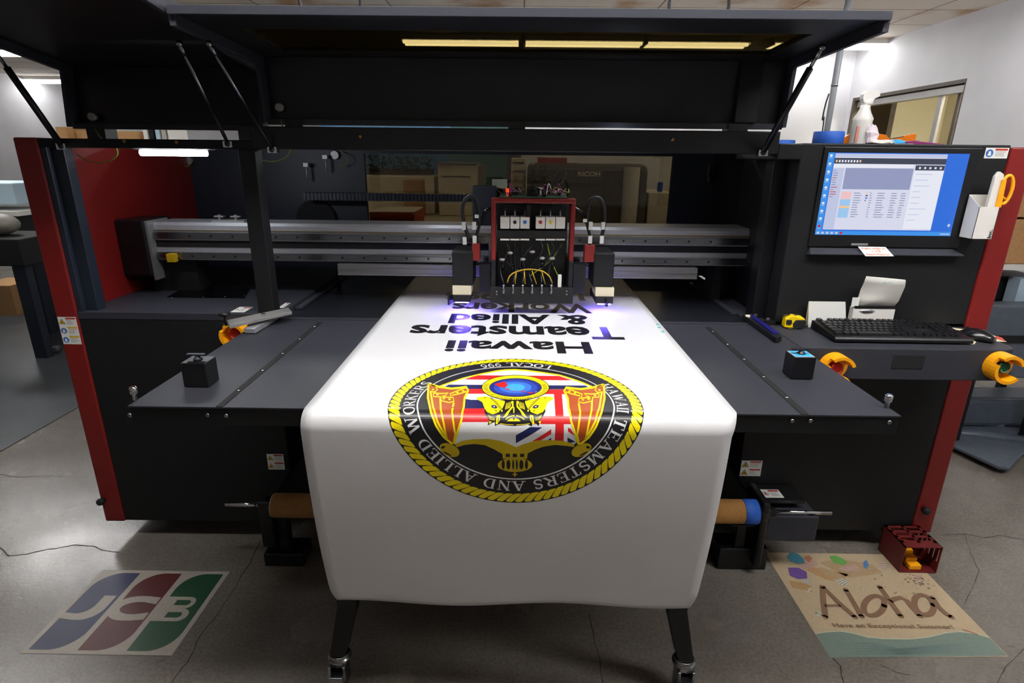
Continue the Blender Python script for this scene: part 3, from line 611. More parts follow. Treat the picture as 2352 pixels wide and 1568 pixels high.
# emergency stop buttons in yellow shrouds
def estop(px, py, Y, col, label, R=.042):
    c = aty(px, py, Y); o = MB()
    prof = []
    for a0, a1 in ((150, 385),):
        n = 20
        out = [(R*math.cos(math.radians(a0-180+ (a1-a0)*i/n+30)), R*math.sin(math.radians(a0-180+(a1-a0)*i/n+30))) for i in range(n+1)]
    n = 22; A0, A1 = 20, 318
    ang = [math.radians(A0+(A1-A0)*i/n) for i in range(n+1)]
    outp = [(c.x+R*1.18*math.cos(t), c.z+R*1.18*math.sin(t)) for t in ang]; inp = [(c.x+R*.92*math.cos(t), c.z+R*.92*math.sin(t)) for t in ang]
    for k in range(n):
        if 8 <= k <= 9: d = .034
        else: d = .055
        q = [outp[k], outp[k+1], inp[k+1], inp[k]]
        o.hexa([(u, Y, v) for u, v in q], [(u, Y-d, v) for u, v in q])
    o.lathe((c.x, Y-.006, c.z), [(R*1.15, 0), (R*1.15, .006)], 24, 'y')
    S = o.build('button_shroud', 'yellow_plastic', PR, bevel=0); partlabel(S, 'yellow shroud around '+label)
    MB().lathe((c.x, Y-.034, c.z), [(.015, 0), (.021, .004), (.022, .012), (.019, .014), (.014, .028)], 24, 'y').build('push_button', col, S)
    rg = MB()
    for k in range(18):
        t0, t1 = math.radians(200+k*8), math.radians(208+k*8); r0, r1 = .0125, .014
        rg.hexa([(c.x+r*math.cos(t), Y-.0345, c.z+r*math.sin(t)) for r, t in ((r0, t0), (r1, t0), (r1, t1), (r0, t1))], [(c.x+r*math.cos(t), Y-.033, c.z+r*math.sin(t)) for r, t in ((r0, t0), (r1, t0), (r1, t1), (r0, t1))])
    rg.build('button_mark', 'white_label', S)
estop(548, 763, YFp, 'button_red', 'the left red button'); estop(1912, 840, 1.83, 'button_red', 'the right red button'); estop(2290, 838, 1.8295, 'button_green', 'the green button')
# warning labels
def wlabel(u0, v0, u1, v1, rows, mp, parent, sym='tri', name='warning_label'):
    a = Art(); W, Hh = u1-u0, v1-v0; a.rect(u0, v0, u1, v1, 'white_label', 1); n = len(rows)
    for k, (s_, c_) in enumerate(rows):
        t = v1-Hh*k/n; hh = Hh/n; w3 = W*.40; cx = u0+w3*.5; cy = t-hh*.52; rr = min(w3, hh)*.40
        if s_ == 'tri':
            a.poly([(cx-rr*1.1, cy-rr*.8), (cx+rr*1.1, cy-rr*.8), (cx, cy+rr)], 'ink_black', 2); a.poly([(cx-rr*.85, cy-rr*.66), (cx+rr*.85, cy-rr*.66), (cx, cy+rr*.75)], 'label_yellow', 3)
            a.ellipse(cx, cy-rr*.2, rr*.22, rr*.26, 'ink_black', 4, n=12)
        elif s_ == 'disc': a.ellipse(cx, cy, rr, rr, 'label_blue', 2, n=24); a.ellipse(cx, cy+rr*.25, rr*.35, rr*.3, 'white_label', 3, n=12); a.rect(cx-rr*.45, cy-rr*.6, cx+rr*.45, cy-.05*rr, 'white_label', 3)
        elif s_ == 'no': a.ellipse(cx, cy, rr, rr, 'label_red', 2, n=24); a.ellipse(cx, cy, rr*.8, rr*.8, 'white_label', 3, n=24); a.rect(cx-rr*.3, cy-rr*.5, cx+rr*.3, cy+rr*.5, 'ink_black', 4); a.stroke([(cx-rr*.6, cy+rr*.6), (cx+rr*.6, cy-rr*.6)], rr*.18, 'label_red', 5)
        a.rect(u0+w3+W*.02, t-hh*.26, u1-W*.05, t-hh*.08, c_, 2)
        for j in range(4): a.rect(u0+w3+W*.04, t-hh*(.40+.13*j), u1-W*rnd.uniform(.08, .3), t-hh*(.36+.13*j), 'label_grey', 2)
    a.emit(mp, lift=.0003).build(name, a.mats, parent)
def facemap(Y): return lambda u, v, h: (u, Y-.0004-h, v)
def wl_px(px0, py0, px1, py1, Y, rows):
    a, b = aty(px0, py0, Y), aty(px1, py1, Y); wlabel(a.x, b.z, b.x, a.z, rows, facemap(Y), PR)
wl_px(612, 1042, 655, 1078, YFp, [('tri', 'label_red'), ('tri', 'label_red')]); wl_px(1704, 1057, 1746, 1093, YFp, [('tri', 'label_red'), ('tri', 'label_red')])
a, b = aty(112, 727, YFp-.005), aty(165, 790, YFp-.005); wlabel(XL0+.006, b.z, XL1-.006, a.z, [('tri', 'label_red'), ('disc', 'label_yellow'), ('disc', 'label_yellow')], facemap(YFp-.005), PR)
wl_px(2265, 339, 2312, 364, YFp, [('disc', 'label_red')])
mpz = lambda z: (lambda u, v, h: (u, v, z+.0004+h))
a, b = atz(528, 717, ZS), atz(577, 708, ZS); wlabel(a.x, a.y, b.x, b.y+.02, [('tri', 'label_red')], mpz(ZS), PR)
a, b = atz(638, 707, ZS), atz(668, 696, ZS); wlabel(a.x, a.y, b.x, b.y, [('tri', 'label_red')], mpz(ZS), PR)
# ------------------------------------------------------------------ print carriage
CY = 2.20
PC = thing('print_carriage', 'open red framed print head carriage riding on the aluminium beam, violet lamps lit', 'print carriage', (.03, CY, 1.05))
pp = lambda px, py, y=CY: aty(px, py, y)
a, b = pp(1128, 455), pp(1317, 600); t_ = .017
fr = MB(); fr.box(a.x, b.x, CY, CY+.06, a.z-t_, a.z).box(a.x, a.x+t_, CY, CY+.06, b.z, a.z-t_).box(b.x-t_, b.x, CY, CY+.06, b.z, a.z-t_)
fr.build('carriage_frame', 'red_paint', PC, bevel=.004)
a2 = pp(1132, 695); zb = pp(1176, 693).z
o = MB().box(a.x, a.x+t_, CY, CY+.215, zb, b.z).box(b.x-t_, b.x, CY, CY+.215, zb, b.z).box(a.x+t_, b.x-t_, CY+.13, CY+.215, zb, a.z-.03).build('carriage_body', 'black', PC, bevel=.003)
MB().box(a.x-.02, b.x+.02, CY+.205, ry-.02, z5-.03, z2).build('slider_plate', 'alu_dull', PC)
q = pp(1130, 657); MB().box(a.x-.004, b.x+.004, CY-.012, CY+.02, zb-.002, q.z).build('base_plate', 'black', PC, bevel=.002)
for px, py in ((1141, 668), (1141, 674), (1301, 667), (1301, 674)):
    v = pp(px, py); MB().lathe((v.x, CY-.015, v.z), [(.0025, 0), (.0035, .001), (.0035, .004)], 10, 'y').build('screw', 'steel', PC)
v, u = pp(1142, 529), pp(1303, 548); MB().box(v.x, u.x, CY+.005, CY+.1, u.z, v.z).build('cross_bar', 'black', PC)
MB().box(pp(1218, 0).x, pp(1229, 0).x, CY+.02, CY+.1, u.z, pp(1220, 470).z).build('centre_rib', 'charcoal', PC)
inks = [(1149, 1170, None), (1172, 1193, 'ink_k'), (1195, 1216, 'ink_c'), (1231, 1252, 'ink_m'), (1254, 1275, 'ink_y'), (1277, 1298, None)]
for x0, x1, ic in inks:
    v, u = pp(x0, 499), pp(x1, 526); o = MB().box(v.x, u.x, CY+.008, CY+.07, u.z, v.z).build('ink_tank', 'white_plastic', PC, bevel=.0015)
    cx, cz = (v.x+u.x)/2, v.z
    MB().lathe((cx, CY+.03, cz), [(.004, 0), (.004, .006), (.0025, .008), (.0025, .022)], 10).build('nozzle', 'alu_dull', o)
    if ic: MB().lathe((cx, CY+.0065, (u.z+v.z)/2+.003), [(.0068, 0), (.0068, .0015)], 18, 'y').build('colour_dot', ic, o)
    MB().tube(smooth_path([(cx, CY+.03, cz+.02), (cx+.003, CY+.03, cz+.04), (cx+rnd.uniform(-.01, .01), CY+.08, cz+.055)], 4), .0022, 6).build('feed_tube', 'black', o)
    v, u = pp(x0, 548.5), pp(x1, 551.5); MB().box(v.x, u.x, CY+.008, CY+.06, u.z-.002, v.z).build('tank_bracket', 'white_plastic', o)
# dampers, tubes and fittings of the lower bay
for k in range(9):
    q1_, q2_ = pp(1150+k*18, 560+rnd.uniform(0, 20)), pp(1150+rnd.uniform(0, 150), 640)
    MB().tube(smooth_path([(q1_.x, CY+.035, q1_.z), ((q1_.x+q2_.x)/2+rnd.uniform(-.03, .03), CY+.02, (q1_.z+q2_.z)/2), (q2_.x, CY+.03, q2_.z)], 6), .0022, 6).build('ink_tube', rnd.choice(['black', 'black_gloss', 'frame_blue', 'wire_green']), PC)
for k in range(6):
    x = pp(1157+k*21.5, 0).x
    fx = pp(1157+k*21.7, 660); MB().lathe((fx.x, CY-.019, fx.z-.02), [(.006, 0), (.006, .014), (.004, .016), (.004, .028), (.006, .029), (.006, .036)], 10).build('tube_fitting', 'steel', PC)
    x0, x1, _ = inks[k]; tx = pp((x0+x1)/2, 552)
    MB().tube(smooth_path([(tx.x, CY+.02, tx.z), (tx.x+rnd.uniform(-.012, .012), CY+rnd.uniform(.0, .02), tx.z-.04), (fx.x+rnd.uniform(-.015, .015), CY+.01, fx.z+.07), (fx.x, CY-.017, fx.z+.02)], 6), .0028, 7).build('ink_tube', 'black', PC)
    d = pp(1150+k*24+rnd.uniform(-4, 4), 590+rnd.uniform(-12, 8)); MB().ball((d.x, CY+.004, d.z), .012, .008, .0065, 8).build('damper_cap', 'alu_dull', PC)
    d = pp(1155+k*23, 610+rnd.uniform(-6, 6)); MB().lathe((d.x, CY+.02, d.z-.02), [(.006, 0), (.006, .03), (.004, .034)], 8).build('valve', 'black_gloss', PC)
arc = [pp(1165, 648), pp(1172, 632), pp(1190, 622), pp(1215, 618), pp(1245, 622), pp(1262, 635), pp(1268, 650)]
MB().tube(smooth_path([(v.x, CY-.004, v.z) for v in arc], 6), .0028, 7).build('yellow_hose', 'wire_yellow', PC)
for k, (xa, xb) in enumerate(((1183, 1186), (1206, 1204), (1232, 1222), (1252, 1244))):
    MB().tube([(pp(xb, 622).x, CY-.003, pp(xb, 622).z), (pp(xa, 652).x, CY-.002, pp(xa, 652).z)], .0022, 6).build('yellow_hose', 'wire_yellow', PC)
v = pp(1282, 632); MB().box(v.x, v.x+.014, CY, CY+.02, v.z-.05, v.z).build('sensor_tab', 'white_plastic', PC, bevel=.001)
# circuit boards and plugs on top
zt_ = a.z
MB().box(a.x+.03, b.x-.03, CY+.01, CY+.21, zt_+.001, zt_+.004).build('circuit_board', 'pcb', PC)
for k in range(16):
    x = a.x+.03+rnd.random()*(b.x-a.x-.07); y = CY+.03+rnd.random()*.16; wd = rnd.uniform(.012, .028)
    MB().box(x, x+wd, y, y+.015, zt_+.004, zt_+rnd.uniform(.014, .034)).build('plug_connector', rnd.choice(['white_plastic', 'black', 'black', 'black', 'alu_dull', 'charcoal']), PC, bevel=.001)
for k in range(9):
    x = a.x+.03+rnd.random()*(b.x-a.x-.08); y = CY+.02
    MB().tube(smooth_path([(x, y, zt_+.015), (x+rnd.uniform(-.02, .02), y, zt_+.035+rnd.random()*.02), (x+rnd.uniform(.02, .05), y+.05, zt_+.02), (x+rnd.uniform(.03, .07), y+.1, zt_+.03)], 6), .0018, 6).build('wire', rnd.choice(['black', 'black', 'wire_green', 'purple', 'white_plastic']), PC)
loop = [pp(1275, 425), pp(1280, 402), pp(1292, 394), pp(1303, 398), pp(1300, 412), pp(1290, 425)]
MB().tube(smooth_path([(v.x, CY+.05, v.z) for v in loop], 6), .0022, 6).build('wire', 'black', PC)
v = pp(1165, 437); MB().box(v.x-.005, v.x+.005, CY+.02, CY+.03, v.z-.008, v.z+.006).build('status_light', 'led_red', PC)
v, u = pp(1085, 427, 2.46), pp(1140, 500, 2.46); MB().box(v.x, u.x, 2.46, 2.52, zt+.001, v.z).build('chain_bracket', 'frame_blue', PC, bevel=.004)
# curing lamps both sides
for s in (-1, 1):
    X = (lambda l, r: pp(l if s < 0 else r, 0).x)
    x0, x1 = (pp(1038, 600).x, pp(1086, 600).x) if s < 0 else (pp(1365, 600).x, pp(1412, 600).x)
    zt2 = pp(1050, 578).z; zb2 = pp(1050, 656).z
    L_ = MB().box(x0, x1, CY+.004, CY+.17, zb2, zt2).build('curing_lamp', 'charcoal', PC, bevel=.004)
    h0, h1 = (pp(1041, 660).x, pp(1081, 660).x) if s < 0 else (pp(1369, 660).x, pp(1409, 660).x)
    MB().box(h0, h1, CY-.014, CY+.10, zb, pp(0, 662).z-.002).build('lamp_head', 'black', L_, bevel=.002)
    MB().box(h0-.002, h1+.002, CY-.008, CY+.1, pp(0, 662).z-.002, zb2).build('lamp_collar', 'cream', L_)
    MB().box(h0+.008, h1-.008, CY-.010, CY+.08, zb-.004, zb+.0005).build('lamp_window', 'uv_glow', L_)
    r0, r1 = (pp(1083, 560), pp(1102, 600)) if s < 0 else (pp(1344, 564), pp(1366, 603))
    MB().box(r0.x, r1.x, CY+.01, CY+.05, r1.z, r0.z).build('driver_box', 'red_paint', L_, bevel=.002)
    ib = (pp(1098, 615), pp(1124, 690)) if s < 0 else (pp(1322, 615), pp(1348, 690))
    MB().box(ib[0].x, ib[1].x, CY+.08, CY+.14, zb+.02, ib[0].z).build('side_bracket', 'black', L_)
    gx = (pp(1013, 0).x, pp(1040, 0).x) if s < 0 else (pp(1410, 0).x, pp(1437, 0).x)
    g = MB(); zz0, zz1 = zb-.008, pp(0, 668).z
    ox, ix_ = (gx[0], gx[1]) if s < 0 else (gx[1], gx[0])
    g.hexa([(min(ox, ox-s*.006), CY-.03, zz0), (max(ox, ox-s*.006), CY-.03, zz0), (max(ix_, ix_-s*.006)-0, CY+.17, zz0), (min(ix_, ix_-s*.006), CY+.17, zz0)], [(min(ox, ox-s*.006), CY-.03, zz0+.03), (max(ox, ox-s*.006), CY-.03, zz0+.03), (max(ix_, ix_-s*.006), CY+.17, zz0+.03), (min(ix_, ix_-s*.006), CY+.17, zz0+.03)])
    g.box(ix_-.004, ix_+.004, CY+.0, CY+.012, zz0+.015, zz0+.028).box(ox, ix_, CY+.005, CY+.017, zz0+.012, zz0+.028)
    g.build('crash_guard', 'charcoal', L_)
    # hoses: an arch and two straight runs with white plugs
    P_ = [(1076, 552), (1066, 520), (1060, 485), (1067, 460), (1080, 452), (1092, 462), (1098, 490), (1100, 520)] if s < 0 else [(1382, 556), (1390, 520), (1391, 485), (1384, 462), (1372, 455), (1358, 462), (1352, 488), (1350, 515)]
    MB().tube(smooth_path([(v.x, CY+.03, v.z) for v in [pp(*q) for q in P_]], 6), .0072, 10).build('lamp_hose', 'rubber', L_)
    P_ = [(1100, 520), (1093, 545), (1092, 562)] if s < 0 else [(1350, 515), (1357, 545), (1356, 566)]
    MB().tube(smooth_path([(v.x, CY+.03, v.z) for v in [pp(*q) for q in P_]], 6), .006, 10).build('lamp_hose', 'rubber', L_)
    P_ = [(1100, 520), (1112, 490), (1135, 478)] if s < 0 else [(1350, 515), (1340, 492), (1318, 478)]
    MB().tube(smooth_path([(v.x, CY+.05, v.z) for v in [pp(*q) for q in P_]], 6), .007, 10).build('lamp_hose', 'black_gloss', L_)
    for (px, py, l) in ([(1064, 520, .03), (1066, 555, .028), (1088, 520, .03), (1089, 552, .03), (1094, 498, .012)] if s < 0 else [(1387, 520, .028), (1384, 552, .03), (1358, 520, .03), (1357, 552, .03), (1345, 508, .012)]):
        v = pp(px, py); MB().box(v.x-.0075, v.x+.0075, CY+.018, CY+.033, v.z-l/2, v.z+l/2).build('cable_sleeve', 'white_label', L_, bevel=.001)

# ------------------------------------------------------------------ banner
BX0, BX1 = -.520, .550
RB_ = .045; Y0 = 1.298; ZB = 1.0035
prof = [(0.0, Y0, ZB)]
N = 14
for i in range(1, N+1):
    t = math.pi/2*i/N; prof.append((RB_*t, Y0-RB_*math.sin(t), ZB-RB_+RB_*math.cos(t)))
s0 = prof[-1][0]; K = 24; tot = .60
for i in range(1, K+1):
    k = i/K; prof.append((s0+tot*k, Y0-RB_+.062*k*k+.028*max(0, k-.85)**1.5/.058, ZB-RB_-tot*k*.988))
def surf(s):
    if s <= 0: return Y0-s, ZB
    for (sa_, ya, za), (sb_, yb, zb_) in zip(prof, prof[1:]):
        if s <= sb_: t = (s-sa_)/(sb_-sa_); return ya+(yb-ya)*t, za+(zb_-za)*t
    return prof[-1][1], prof[-1][2]
def to_sheet(px, py):
    v = atz(px, py, ZB)
    if v.y >= Y0: return v.x, Y0-v.y
    d = ray(px, py)
    for (sa_, ya, za), (sb_, yb, zb_) in zip(prof, prof[1:]):
        ga = (CAMH+d.z/d.y*ya)-za; gb = (CAMH+d.z/d.y*yb)-zb_
        if ga >= 0 >= gb or ga <= 0 <= gb:
            t = ga/(ga-gb) if ga != gb else 0; Y = ya+(yb-ya)*t; return (d.x/d.y*Y, sa_+(sb_-sa_)*t)
    v = aty(px, py, Y0-RB_); return v.x, s0+(ZB-RB_-v.z)
def sheet_map(u, v, h):
    y, z = surf(v); y2, z2_ = surf(v+.001); ty, tz = y2-y, z2_-z; l = math.hypot(ty, tz) or 1; ny, nz = tz/l, -ty/l
    if nz < 0 or (abs(nz) < 1e-6 and ny > 0): ny, nz = -ny, -nz
    if v > s0*.9: ny, nz = -abs(ny), (nz if ny < 0 else nz)
    return (u, y+ny*h, z+nz*h)
bn = MB(); ss = [-1.62, -1.2, -.8, -.4, -.2, -.05] + [p_[0] for p_ in prof]; nx = 40; rows = []
for s_ in ss:
    y, z = surf(s_); row = []
    for i in range(nx+1):
        k = i/nx; x = BX0+(BX1-BX0)*k
        if s_ > s0: kk = (s_-s0)/tot; x = BX0+.012*kk+(BX1-BX0-.022-.028*kk)*k+.0; x += 0 
        elif s_ > 0: x = BX0+(BX1-BX0-.022*s_/s0)*k
        wv = 0.0
        if s_ > s0+.35: wv = .007*math.sin(k*11+1)*((s_-s0-.35)/.25)
        row.append(bn.pt((x, y+wv*.4, z+wv*.7)))
    rows.append(row)
for r0, r1 in zip(rows, rows[1:]):
    for i in range(nx): bn.face((r0[i], r0[i+1], r1[i+1], r1[i]), True)
BN = bn.build('printed_banner', 'vinyl'); BN.modifiers.new('solid', 'SOLIDIFY').thickness = .0006
BN.modifiers['solid'].offset = -1
BMAT = BN
tag(BN, 'glossy white vinyl banner printed with a round union emblem, draped over the table edge', 'banner')
# lettering: upside down for us, so it is laid out turned by half a circle
la = Art()
def btext(s, L, R_, T, B, bold=.03, fn=None):
    """pixel box of the (inverted) line: left, right, top, bottom"""
    xl, xr = to_sheet(L, (T+B)/2)[0], to_sheet(R_, (T+B)/2)[0]; st, sb = to_sheet((L+R_)/2, T)[1], to_sheet((L+R_)/2, B)[1]
    V, Fc = text_mesh(s, bold); ax = min(v[0] for v in V); bx = max(v[0] for v in V); ay = min(v[1] for v in V); by = max(v[1] for v in V)
    la.tris([(xr-(v[0]-ax)/(bx-ax)*(xr-xl), st+(v[1]-ay)/(by-ay)*(sb-st)) for v in V], Fc, 'print_bk', 1)
btext('Hawaii', 1023, 1357, 783, 810.5); btext('Teamsters', 938, 1426, 748, 777); btext('& Allied', 1032, 1350, 721.5, 744); btext('Workers', 1037, 1355, 696, 717.5); btext('Local 996', 1020, 1340, 671, 689)
la.emit(sheet_map, lift=.0003).build('printed_lettering', la.mats, BN)
# emblem
EC = (.003, -.052); ER = .322; ea = Art(); CUTS = [p_[0] for p_ in prof[1:]][:N+12]
# art frame: a to the reader's right (world -x), b up the emblem (towards the camera / down the drop)
ar = Art(); ar.ellipse(0, 0, ER, ER, 'print_bk', 1, n=96)
NS = 84
for k in range(NS):
    t0 = 2*math.pi*k/NS; dt = 2*math.pi/NS; sl = .075
    pt_ = lambda r, t: (r*math.cos(t), r*math.sin(t))
    ar.poly([pt_(.2935, t0+sl+dt*.10), pt_(.297, t0+sl*.8-.004+dt*0), pt_(.316, t0+dt*.06), pt_(.3195, t0+dt*.25), pt_(.3195, t0+dt*.70), pt_(.316, t0+dt*.88), pt_(.299, t0+sl*.75+dt*.86), pt_(.2935, t0+sl+dt*.80)], 'print_ye', 2)
ar.ellipse(0, 0, .2905, .2905, 'print_bk', 3, n=96); ar.ellipse(0, 0, .2515, .2515, 'print_wh', 4, n=96, inner=.985)
arc_text(ar, 'HAWAII TEAMSTERS AND ALLIED WORKERS', 0, 0, .2705, .029, 207, -27, 'print_wh', 4)
arc_text(ar, 'LOCAL 996', 0, 0, .2705, .031, 247, 293, 'print_wh', 4, inward=True)
ar.warp(lambda a_, b_: (EC[0]-a_, EC[1]+b_))
A8 = lambda x, y: (960+x/8.4, 840+y/8.4); C5 = lambda x, y: (980+x/5.6, 960+y/5.6); D10 = lambda x, y: (1080+x/10.45, 840+y/10.45)
px = Art()
arch = [(1010, 887.6), (1036, 878), (1065, 868.6), (1103, 859.6), (1138.6, 852.5), (1160, 849.8), (1181, 849.2), (1207.6, 850.7), (1243, 855.5), (1286, 862), (1315, 871), (1338.6, 879.3), (1361, 889)]
px.poly(arch+[(1350, 940), (1335, 1000), (1318, 1022), (1260, 1016), (1184, 1032), (1120, 1014), (1070, 1016), (1045, 1022), (1040, 960)], 'print_wh', 4)
def P(col, pts, layer=5, fn=None): px.poly([fn(*p_) for p_ in pts] if fn else pts, 'print_'+col, layer)
P('rd', [(1095, 862), (1284, 863.5), (1314, 873.5), (1067, 871.5)]); P('nv', [(1031, 883.5), (1345, 885.5), (1360, 894.5), (1012, 893)]); P('rd', [(1030, 893.2), (1340, 894.8), (1340, 905.5), (1030, 904)])
P('nv', [(1055, 918.5), (1140, 918.5), (1140, 938), (1050, 938)]); P('rd', [(1050, 938.2), (1150, 938.2), (1150, 969), (1048, 969)]); P('rd', [(1235, 955.5), (1330, 956.5), (1330, 974), (1220, 973.5)])
P('rd', [(1272, 900), (1290, 900), (1294, 954), (1294.5, 1014), (1274, 1014), (1275.5, 954)], 6)
P('nv', [(1185, 999), (1217, 980.5), (1246, 981), (1185, 1017.5)]); P('rd', [(1222, 1013), (1266, 985), (1266, 996), (1238, 1013)]); P('rd', [(1304.6, 981.7), (1311, 984.6), (1320, 1000), (1304.6, 990.6)]); P('nv', [(1303.5, 1004), (1322, 1014), (1303.5, 1018)])
P('nv', [(1255, 1012), (1266, 1004.5), (1266, 1013)])
px.stroke(arch, 3.0, 'print_ye', 6)
# gold arms and crown
P('go', [(370,330),(450,290),(600,268),(800,265),(950,290),(1060,330),(1150,372),(1250,330),(1400,288),(1600,278),(1750,290),(1900,328),(1895,372),(1800,355),(1650,342),(1500,365),(1400,400),(1300,450),(1290,520),(980,520),(975,460),(870,400),(750,345),(620,330),(500,340),(385,372)], 7, C5)
px.ellipse(*C5(1135, 600), 222/5.6, 90/5.6, 'print_go', 7)
for x_, wd in ((985, 20), (1052, 26), (1113, 13), (1160, 13), (1218, 26), (1284, 20)): px.ellipse(*C5(x_, 595), wd/5.6, (50+abs(1135-x_)*-.05+16)/5.6, 'print_bk', 8, n=20)
for x_ in (1044, 1135, 1228): P('bk', [(x_-27, 455), (x_+27, 455), (x_+27, 497), (x_-27, 497)], 8, C5)
P('go', [(1126, 680), (1144, 680), (1144, 712), (1168, 716), (1168, 728), (1144, 728), (1144, 750), (1124, 750), (1124, 728), (1100, 728), (1100, 716), (1126, 712)], 7, C5)
for cx_, s_ in ((295, 1), (1990, -1)):
    px.ellipse(*C5(cx_, 408), 135/5.6, 78/5.6, 'print_go', 7, rot=.42*s_); px.ellipse(*C5(cx_-85*s_, 372), 26/5.6, 16/5.6, 'print_bk', 8, rot=-.3*s_, n=16); px.ellipse(*C5(cx_-30*s_, 455), 60/5.6, 10/5.6, 'print_bk', 8, rot=.5*s_, n=16)
# the two capes
coat = [(205,355),(250,365),(420,415),(650,445),(800,430),(930,410),(970,480),(940,540),(900,620),(885,800),(840,1050),(760,1280),(700,1490),(650,1490),(500,1370),(350,1150),(250,900),(190,620)]
inner = [[(245,510),(290,800),(370,1060),(570,1400)], [(430,620),(440,850),(500,1120),(560,1400)], [(690,715),(660,900),(690,1130),(720,1310),(690,1480)], [(230,500),(330,510),(375,465),(345,410),(250,365)], [(300,530),(450,540),(590,530),(530,580),(440,605),(300,600),(300,530)],
         [(440,605),(680,620),(695,690),(600,715),(450,680),(440,605)], [(640,600),(620,545),(780,480),(930,425)], [(660,575),(800,545),(935,500)]]
dots = [(290, 462), (375, 565), (497, 638), (608, 652), (762, 520), (870, 488)]
for mir in (0, 1):
    g = (lambda x_, y_: (2371.3-A8(x_, y_)[0], A8(x_, y_)[1]+1.2)) if mir else A8
    P('br', coat, 9, g); px.stroke([g(*p_) for p_ in coat+[coat[0]]], 4.6, 'print_ye', 10)
    for l_ in inner: px.stroke([g(*p_) for p_ in l_], 4.2 if l_[0] in ((245,510),(430,620),(690,715)) else 2.6, 'print_ye', 10)
    for d_ in dots: px.ellipse(*g(*d_), 3.2, 1.9, 'print_ye', 10, n=10)
# horses and wheel
P('bk', [(340,1020),(350,1150),(420,1250),(455,1310),(415,1430),(520,1375),(590,1340),(590,1445),(700,1390),(860,1425),(1045,1440),(1230,1425),(1380,1400),(1480,1455),(1490,1340),(1570,1370),(1640,1450),(1670,1320),(1740,1240),(1805,1100),(1800,1020),(1500,820),(640,820)], 7, D10)
for mir in (0, 1):
    g = (lambda x_, y_: D10(2150-x_, y_)) if mir else D10
    P('ye', [(145,785),(200,752),(400,738),(470,760),(530,792),(830,850),(830,900),(765,1045),(700,1078),(700,1110),(600,1150),(540,1172),(400,1110),(345,1030),(290,880),(200,830)], 8, g)
    P('ye', [(1040,850),(985,850),(1010,960),(930,1060),(780,1260),(900,1190),(1040,990)] , 8, g)
    for k in range(4): P('ye', [(870+k*38, 900-k*12), (885+k*38, 895-k*12), (850+k*34, 1060-k*14), (835+k*32, 1050-k*10)], 8, g)
    P('ye', [(640,1190),(720,1180),(712,1300),(645,1405),(612,1400)], 8, g); P('bk', [(675,1220),(690,1240),(668,1360),(655,1350)], 9, g); P('ye', [(450,1318),(520,1345),(465,1398)], 8, g)
    P('ye', [(760,1055),(785,1085),(760,1115),(735,1085)], 9, g); P('bk', [(590,1075),(640,1080),(635,1104),(600,1090)], 9, g); P('bk', [(330,768),(375,765),(350,795)], 9, g)
    P('nv', [(500,955),(600,945),(660,1010),(600,1035),(520,1010)], 9, g); P('wh', [(550,975),(590,972),(600,1000),(560,1000)], 10, g)
    px.stroke([g(*p_) for p_ in [(480,775),(600,880),(700,1000),(750,1060)]], 1.4, 'print_bk', 9); px.stroke([g(*p_) for p_ in [(500,760),(640,880),(740,1010),(770,1050)]], 1.0, 'print_bk', 9)
    for k in range(4): px.stroke([g(430-k*-12, 1175+k*32), g(500, 1235+k*22), g(590, 1260+k*16)], .7, 'print_ye', 9)
    px.stroke([g(850,1290), g(950,1220), g(1045,1195)], 2.2, 'print_ye', 9); px.stroke([g(720,1385), g(860,1405), g(1045,1412)], 1.3, 'print_ye', 9)
P('ye', [(875,1332),(950,1272),(1045,1245),(1140,1272),(1215,1332)], 9, D10); P('ye', [(1030,1000),(1062,1000),(1058,1140),(1036,1140)], 9, D10); P('ye', [(1045,1180),(1070,1200),(1045,1222),(1020,1200)], 10, D10); P('bk', [(1015,1240),(1075,1240),(1060,1295),(1030,1295)], 10, D10)
gc = D10(1085, 531)
px.ellipse(*gc, 78, 29.3, 'print_bk', 10, n=64); px.ellipse(*gc, 76.3, 28, 'print_ye', 11, n=64)
px.ellipse(*gc, 60.5, 21.6, 'print_bk', 12, n=48)
for k, (c_, rx, ry_) in enumerate((('b1', 59.8, 21), ('b2', 50, 17.5), ('b3', 37, 13), ('b4', 22, 8))): px.ellipse(*gc, rx, ry_, 'print_'+c_, 13+k, n=40)
for isl in ([(570,460),(650,430),(740,415),(810,390),(855,405),(870,450),(905,490),(850,515),(850,545),(760,530),(670,510),(620,480)], [(810,572),(860,562),(935,562),(945,585),(870,588)], [(962,588),(1000,592),(990,604)], [(1000,612),(1140,618),(1138,624),(1010,620)], [(1075,578),(1125,574),(1105,590)],
            [(1190,612),(1280,620),(1350,640),(1300,650),(1240,632)], [(1385,665),(1420,645),(1525,660),(1480,678),(1400,678)]): P('rd', isl, 18, D10)
P('wh', [(1555, 642), (1605, 628), (1605, 638), (1560, 652)], 18, D10)
px.warp(to_sheet)
# small ring text, laid on its circle
tr_ = Art(); c0 = to_sheet(*gc); rT = (to_sheet(gc[0]+68.4, gc[1])[0]-to_sheet(gc[0]-68.4, gc[1])[0])/2
arc_text(tr_, 'INTERNATIONAL BROTHERHOOD OF TEAMSTERS', 0, 0, rT, .0105, 200, -20, 'print_bk', 12)
kk = (to_sheet(gc[0], gc[1]+24.8)[1]-to_sheet(gc[0], gc[1]-24.8)[1])/2/rT
tr_.warp(lambda a_, b_: (c0[0]-a_, c0[1]+b_*kk))
allm = Art()
for src in (ar, px, tr_):
    for pts, holes, mi, layer in src.items: allm.items.append((pts, holes, allm.m(src.mats[mi]), layer))
allm.emit(sheet_map, cuts=CUTS, lift=.00012).build('printed_emblem', allm.mats, BN)
